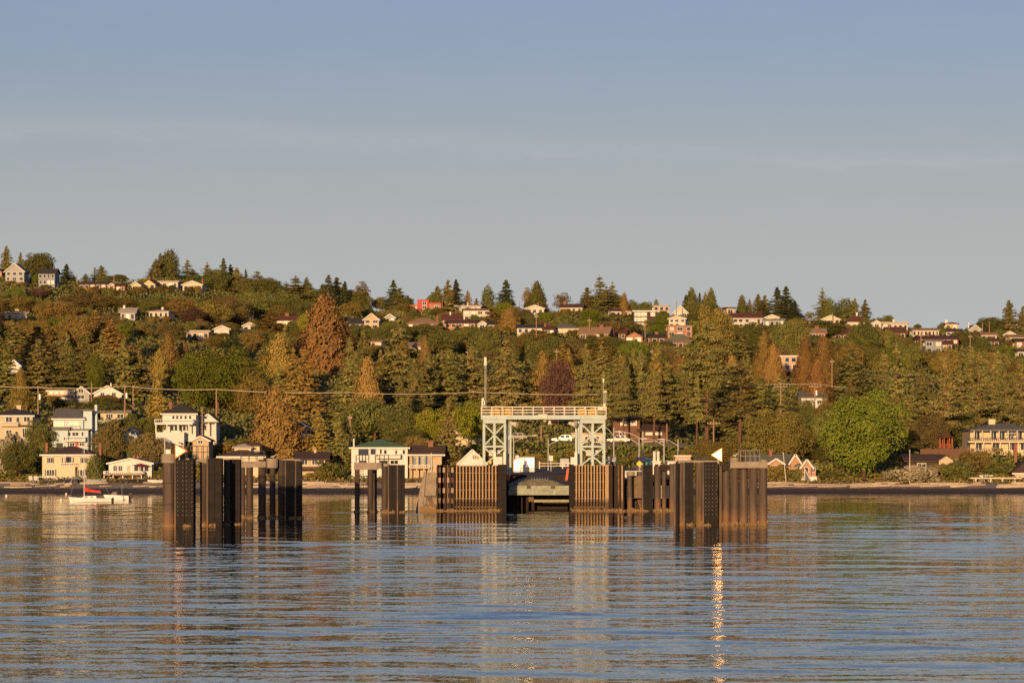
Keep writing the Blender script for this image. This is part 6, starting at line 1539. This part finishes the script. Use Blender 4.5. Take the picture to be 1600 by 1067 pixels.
HAND = [
 # middle of the slope
 (505,457,46,800,'rust','tallest rust brown cedar, a wide cone dominating the wooded slope'), (262,520,20,760,'rust',None), (288,530,14,770,'rust',None), (250,545,22,740,'goldcedar',None), (228,500,16,880,'brown',None),
 (340,533,56,690,'green','huge spreading green maple above the white columned house'), (300,545,34,700,'green',None), (390,560,34,690,'olive',None),
 (436,517,34,735,'goldcedar','tall golden brown cedar behind the golden shore cedar'), (432,598,44,575,'goldcedar','large golden brown shore cedar hiding the low cream house'), (455,545,24,640,'gold',None), (475,545,26,700,'gold',None),
 (618,488,52,690,'bigfir','massive broad fir with bare red trunk above the green roofed house'), (575,555,26,650,'goldcedar',None), (545,560,30,660,'fir',None), (664,523,11,830,'rust',None), (700,545,34,690,'fir',None), (735,540,30,700,'fir',None),
 (790,522,46,670,'bigfir','broad shaggy fir standing right above the gantry walkway'), (850,545,22,690,'goldcedar',None), (872,560,23,660,'purple','dark purple beech above the gantry opening'), (915,536,32,615,'high',None), (940,540,26,690,'fir',None), (960,552,34,612,'high',None), (890,545,16,760,'gold',None),
 (1000,545,36,612,'high',None), (1042,560,40,610,'high',None), (1072,560,30,660,'high',None),
 (1115,474,27,870,'olive','large round olive tree on the slope behind the tall pine'), (1104,500,46,606,'tall','very tall pine with long bare red trunk beside the double crossarm pole'), (1155,555,44,616,'high',None), (1185,590,34,620,'fir',None),
 (1192,514,17,830,'rust',None), (1207,535,18,820,'rust',None), (1258,520,17,800,'rust',None), (1287,520,20,790,'rust',None), (1275,560,22,740,'rust',None), (1243,500,26,900,'deep',None), (1225,503,20,910,'deep',None), (1352,500,24,900,'deep',None), (1380,510,18,905,'deep',None), (1330,545,30,760,'fir',None),
 (1350,597,66,548,'green','huge bright green maple standing at the beach'), (1219,630,50,570,'olive','wide olive maple behind the pink gabled house'), (1126,682,42,566,'olive','low olive maple behind the yellow edged triangle'), (1290,640,30,590,'deep',None),
 (1400,535,40,640,'pine',None), (1476,540,44,605,'pine','tiered pine with thick pale trunk behind the gazebo'), (1440,570,38,660,'bigfir',None), (1530,545,42,630,'pine',None), (1575,535,40,640,'pine',None), (1600,560,34,620,'pine',None), (1550,575,40,650,'bigfir',None), (1500,570,36,680,'bigfir',None), (1420,620,36,600,'bigfir',None), (1380,580,36,690,'bigfir',None), (1455,645,26,595,'brown',None), (1500,640,30,612,'deep',None), (1615,600,40,612,'bigfir',None),
 (1262,622,16,606,'deep',None), (1290,618,16,606,'olive',None), (944,578,22,610,'high',None), (974,566,24,598,'high',None), (1022,572,28,598,'high',None), (1088,585,22,600,'high',None),
 # left wood
 (32,572,17,650,'goldcedar','feathery golden tree left of the tan clerestory house'), (8,560,26,690,'fir',None), (60,545,30,700,'fir',None), (95,540,32,705,'bigfir',None), (128,535,30,710,'bigfir',None), (160,530,30,715,'bigfir',None), (190,545,26,700,'fir',None), (215,555,24,705,'fir',None), (150,565,14,690,'green',None), (60,510,30,790,'gold',None), (20,500,26,800,'fir',None), (120,490,30,820,'olive',None), (150,485,26,830,'gold',None), (62,452,20,1000,'purple',None), (175,500,28,800,'gold',None), (90,470,30,920,'olive',None), (130,455,28,960,'brown',None), (30,462,28,950,'olive',None), (165,462,26,960,'olive',None), (205,465,22,960,'olive',None), (240,462,24,950,'deep',None), (280,465,28,950,'olive',None), (330,470,26,940,'olive',None), (370,465,26,960,'brown',None), (400,455,26,980,'deep',None), (300,480,20,930,'purple',None), (350,462,26,990,'olive',None), (420,485,26,900,'gold',None), (445,455,24,1010,'deep',None), (470,470,22,960,'deep',None), (478,490,16,930,'lime',None), (410,540,22,800,'bigfir',None), (365,515,16,840,'spire',None), (440,475,20,960,'olive',None),
 (550,470,18,1020,'olive',None), (575,475,12,1040,'pyramid',None), (660,505,26,940,'deep',None), (690,515,28,900,'deep',None), (770,480,20,1020,'gold',None), (795,480,20,1000,'goldcedar',None), (760,510,22,900,'deep',None), (830,520,20,880,'pyramid',None), (860,525,26,880,'deep',None), (880,490,18,1010,'deep',None), (922,480,16,1030,'green',None), (955,500,30,980,'brown',None), (985,500,14,990,'deep',None), (1010,480,10,1060,'green',None), (940,520,20,870,'gold',None), (880,535,16,840,'gold',None), (1038,490,14,1020,'green',None), (1290,500,30,1020,'deep',None), (1330,535,22,860,'olive',None), (1505,515,16,1010,'deep',None), (1535,525,14,960,'deep',None), (1480,545,20,840,'olive',None), (1420,535,20,880,'deep',None), (1160,520,28,860,'fir',None), (1180,510,20,900,'deep',None),
 # along the shore
 (18,664,26,556,'silver','pale silvery tree at the beach in front of the beige house'), (30,690,24,550,'deep',None), (62,655,20,575,'deep',None), (92,690,22,562,'shrub','round green bush left of the pale blue house'), (72,690,18,558,'deep',None), (170,655,26,566,'brown','reddish brown tree right of the pale blue house'), (148,708,12,546,'oval','dark cypress bush between the colonial and the white cottage'), (133,655,14,640,'deep',None), (160,622,40,640,'deep','wide green hedge below the white gable house'), (210,683,12,566,'column',None), (222,678,12,566,'column',None), (237,676,28,562,'brown','rounded brown bush behind the rusty pile dolphin'), (205,645,28,600,'deep',None), (235,650,20,600,'deep',None), (110,634,30,625,'brshrub','dark red hedge below the tan clerestory house'), (360,688,30,590,'olshrub',None), (380,690,24,600,'shrub',None), (255,735,16,548,'shrub',None), (245,722,14,552,'olshrub',None),
 (498,640,20,575,'gold',None), (530,652,18,566,'fir','grey green pine with bare trunk beside the low brown beach house'), (520,715,24,548,'shrub',None), (500,735,20,546,'olshrub',None), (585,622,48,610,'deep','dense dark broadleaf tree behind the green roofed house'), (625,640,34,600,'deep',None), (560,630,26,625,'deep',None), (655,680,22,575,'olive',None), (640,668,22,590,'deep',None),
 (700,622,20,556,'fir','straight dark fir with pale trunk beside the left wingwall'), (733,626,30,585,'lime','lime green maple behind the straight shore fir'), (674,636,27,598,'lime',None),
 (1215,724,22,545,'olshrub',None), (1195,728,18,546,'olshrub',None), (1240,728,16,545,'shrub',None), (1428,724,36,542,'silver','spreading silvery bush by the beach flagpole'), (1393,735,18,546,'silver',None), (1496,714,24,546,'shrub','dark green bush with forked pale trunk on the beach'), (1470,722,16,550,'brshrub',None), (1525,705,26,560,'olshrub',None), (1560,716,26,556,'shrub',None), (1545,745,10,545,'lime','lime vine clump climbing the pergola'), (1520,745,14,548,'olshrub',None), (1300,735,18,548,'shrub',None), (1275,690,24,580,'deep',None), (1480,655,20,612,'deep',None), (1580,725,18,556,'shrub',None), (800,712,16,560,'olshrub',None), (836,708,16,566,'olshrub',None), (870,704,16,570,'shrub',None), (820,722,12,554,'brshrub',None), (900,705,18,572,'olshrub',None), (970,708,18,566,'shrub',None), (1000,705,18,572,'olshrub',None), (760,700,22,575,'shrub',None), (1060,700,16,580,'shrub',None), (1086,702,12,590,'shrub',None), (845,716,10,556,'brshrub',None),
]
for px, yt, hw, D, kind, label in HAND: put(px, yt - (16 if px < 230 and 685 < D < 720 else 0), hw, D, kind, label)
n_hand = len(TREES)
# garden trees and bushes close below the hillside houses
rb = random.Random(77)
for q in list(HOUSES):
    if q[4] < 640: continue
    n = max(2, int((q[1]-q[0])/11)); s = s_at(q[4])
    for k in range(n):
        px = q[0] + (q[1]-q[0])*(k+rb.uniform(.1,.9))/n; D = q[4] - rb.uniform(3.5,8)
        kind = rb.choice(('deep','olive','deep','olive','brown','shrub','olshrub','fir','gold'))
        hw = rb.uniform(1.3,2.4)*s*(0.7 if kind in ('fir','gold') else 1.0)
        put(px, q[3] - rb.uniform(-0.1,0.75)*(q[3]-q[2])*0.8, hw, D, kind)
# the rest of the wood: trees between those placed above, none of them in front of a house that shows
rr = random.Random(21)
def blocked(px, yt, hw, D, yb):
    for q in HOUSES:
        if D < q[4] + 2 and px+hw*0.8 > q[0] and px-hw*0.8 < q[1] and yt < q[3] - 0.4*(q[3]-q[2]) and yb > q[2]: return True
        if abs(D-q[4]) < 10 and abs(px-(q[0]+q[1])/2) < hw*0.5+(q[1]-q[0])/2+3: return True
    for i, q in enumerate(TREES):
        if abs(px - (q[0]+q[1])/2) < (hw + (q[1]-q[0])/2)*0.45 and abs(D-q[4]) < 11: return True
        if i < n_hand and q[5]['category'] == 'tree' and D < q[4] and abs(px-(q[0]+q[1])/2) < (hw+(q[1]-q[0])/2)*0.8 and yt < q[2] + 0.45*(q[3]-q[2]): return True
    return False
placed = 0
for _ in range(14000):
    if placed >= 330: break
    px = rr.uniform(-40,1640); D = rr.uniform(585,1085)
    if D < 665 and 740 < px < 1130: continue
    hm = rr.uniform(12,24) if D < 860 else rr.uniform(6,13)
    if D > 860 and rr.random() < 0.6: hm = rr.uniform(3.5,7)
    X = WX(px,D); z0 = gz(X,D); yt = HY - (z0+hm-CAMH)/D*F; yb = HY - (z0-CAMH)/D*F
    left = px < 560
    kind = rr.choice(('fir','gold','bigfir','goldcedar','olive','fir','rust','fir','high') if left else ('fir','bigfir','deep','high','gold','fir','bigfir','rust','fir') if px < 1300 else ('bigfir','pine','fir','pine','high'))
    if D > 860 and hm < 7.1: kind = rr.choice(('olive','deep','brown','olive','deep','green'))
    hw = hm*s_at(D)*(0.19 if kind in ('fir','gold') else 0.24 if kind in ('goldcedar','rust') else 0.28 if kind in ('bigfir','pine','high') else 0.62)*rr.uniform(.85,1.15)
    if yt < min(496, 447+px*0.055) and D < 1060: continue
    if blocked(px, yt, hw, D, yb): continue
    put(px, yt, hw, D, kind); placed += 1
print('trees', len(TREES), 'auto', placed)
# trees that would share a label are told apart by height
from collections import defaultdict
same = defaultdict(list)
for q in TREES: same[q[5]['label']].append(q[5])
for lab, os_ in same.items():
    if len(os_) < 2: continue
    os_.sort(key=lambda o: o.scale[2])
    if os_[-1].scale[2] > 1.1*os_[-2].scale[2]: os_[-1]['label'] = ('taller ' if len(os_) == 2 else 'tallest ') + lab
    if os_[0].scale[2] < 0.9*os_[1].scale[2]: os_[0]['label'] = ('shorter ' if len(os_) == 2 else 'shortest ') + lab
# low growth that nobody could count: brambles and scrub over the whole slope, beach grass at its foot
def scrub(name, label, m, n, d0, d1, hmax, size, seed, cat, guard=True, xr=(-60,1660)):
    r = np.random.default_rng(seed)
    D = np.sqrt(r.uniform(d0**2, d1**2, n)); px = r.uniform(xr[0], xr[1], n); X = (px-800)/F*D
    Z = ground(X, D)
    clump = 0.5 + 0.5*np.sin(X*0.35 + 2*np.sin(D*0.21))*np.sin(D*0.31 + X*0.12)
    keep = r.random(n) < 0.30 + 0.7*clump
    if guard:
        for q in HOUSES:
            inx = (px > q[0]-2) & (px < q[1]+2)
            keep &= ~(inx & (D > q[4]-0.5) & (D < q[4]+9))
        keep &= ~((D > 592) & (D < 606) & (px > 690) & (px < 1130))
        keep &= ~((D < 560) & (X > -8) & (X < 22.5))
    X, D, Z, clump = X[keep], D[keep], Z[keep], clump[keep]
    k = len(X)
    C = np.stack([X, D, Z + r.random(k)*hmax*(0.35+0.65*clump)], 1)
    Nn = r.normal(0,1,(k,3)); Nn[:,2] = np.abs(Nn[:,2]); Nn[:,1] -= 0.5
    A = r.normal(0,1,(k,3)); S = size*r.uniform(0.5,1.3,k)
    V, Q = rhombi(C, Nn, A, S*0.6, S*0.45)
    o = link(name, fast_mesh(name, V, Q, m)); tag(o, label, cat, None, 'stuff')
scrub('undergrowth', 'tangled green scrub covering the wooded slope', L_DKGREEN, 150000, 562, 1115, 1.6, 0.6, 1, 'undergrowth')
scrub('undergrowth', 'brown bramble mixed through the wooded slope', L_BROWN, 70000, 562, 1115, 1.5, 0.55, 2, 'undergrowth')
scrub('beach_grass', 'dry yellow beach grass behind the driftwood line', leaf_mat('dry_grass',(0.10,0.075,0.022),(0.17,0.125,0.04),(0.26,0.19,0.07)), 26000, 539, 566, 0.7, 0.4, 3, 'grass')
scrub('bank_grass', 'green weeds on the grassy bank above the beach', L_GREEN, 16000, 545, 592, 0.8, 0.45, 4, 'grass')
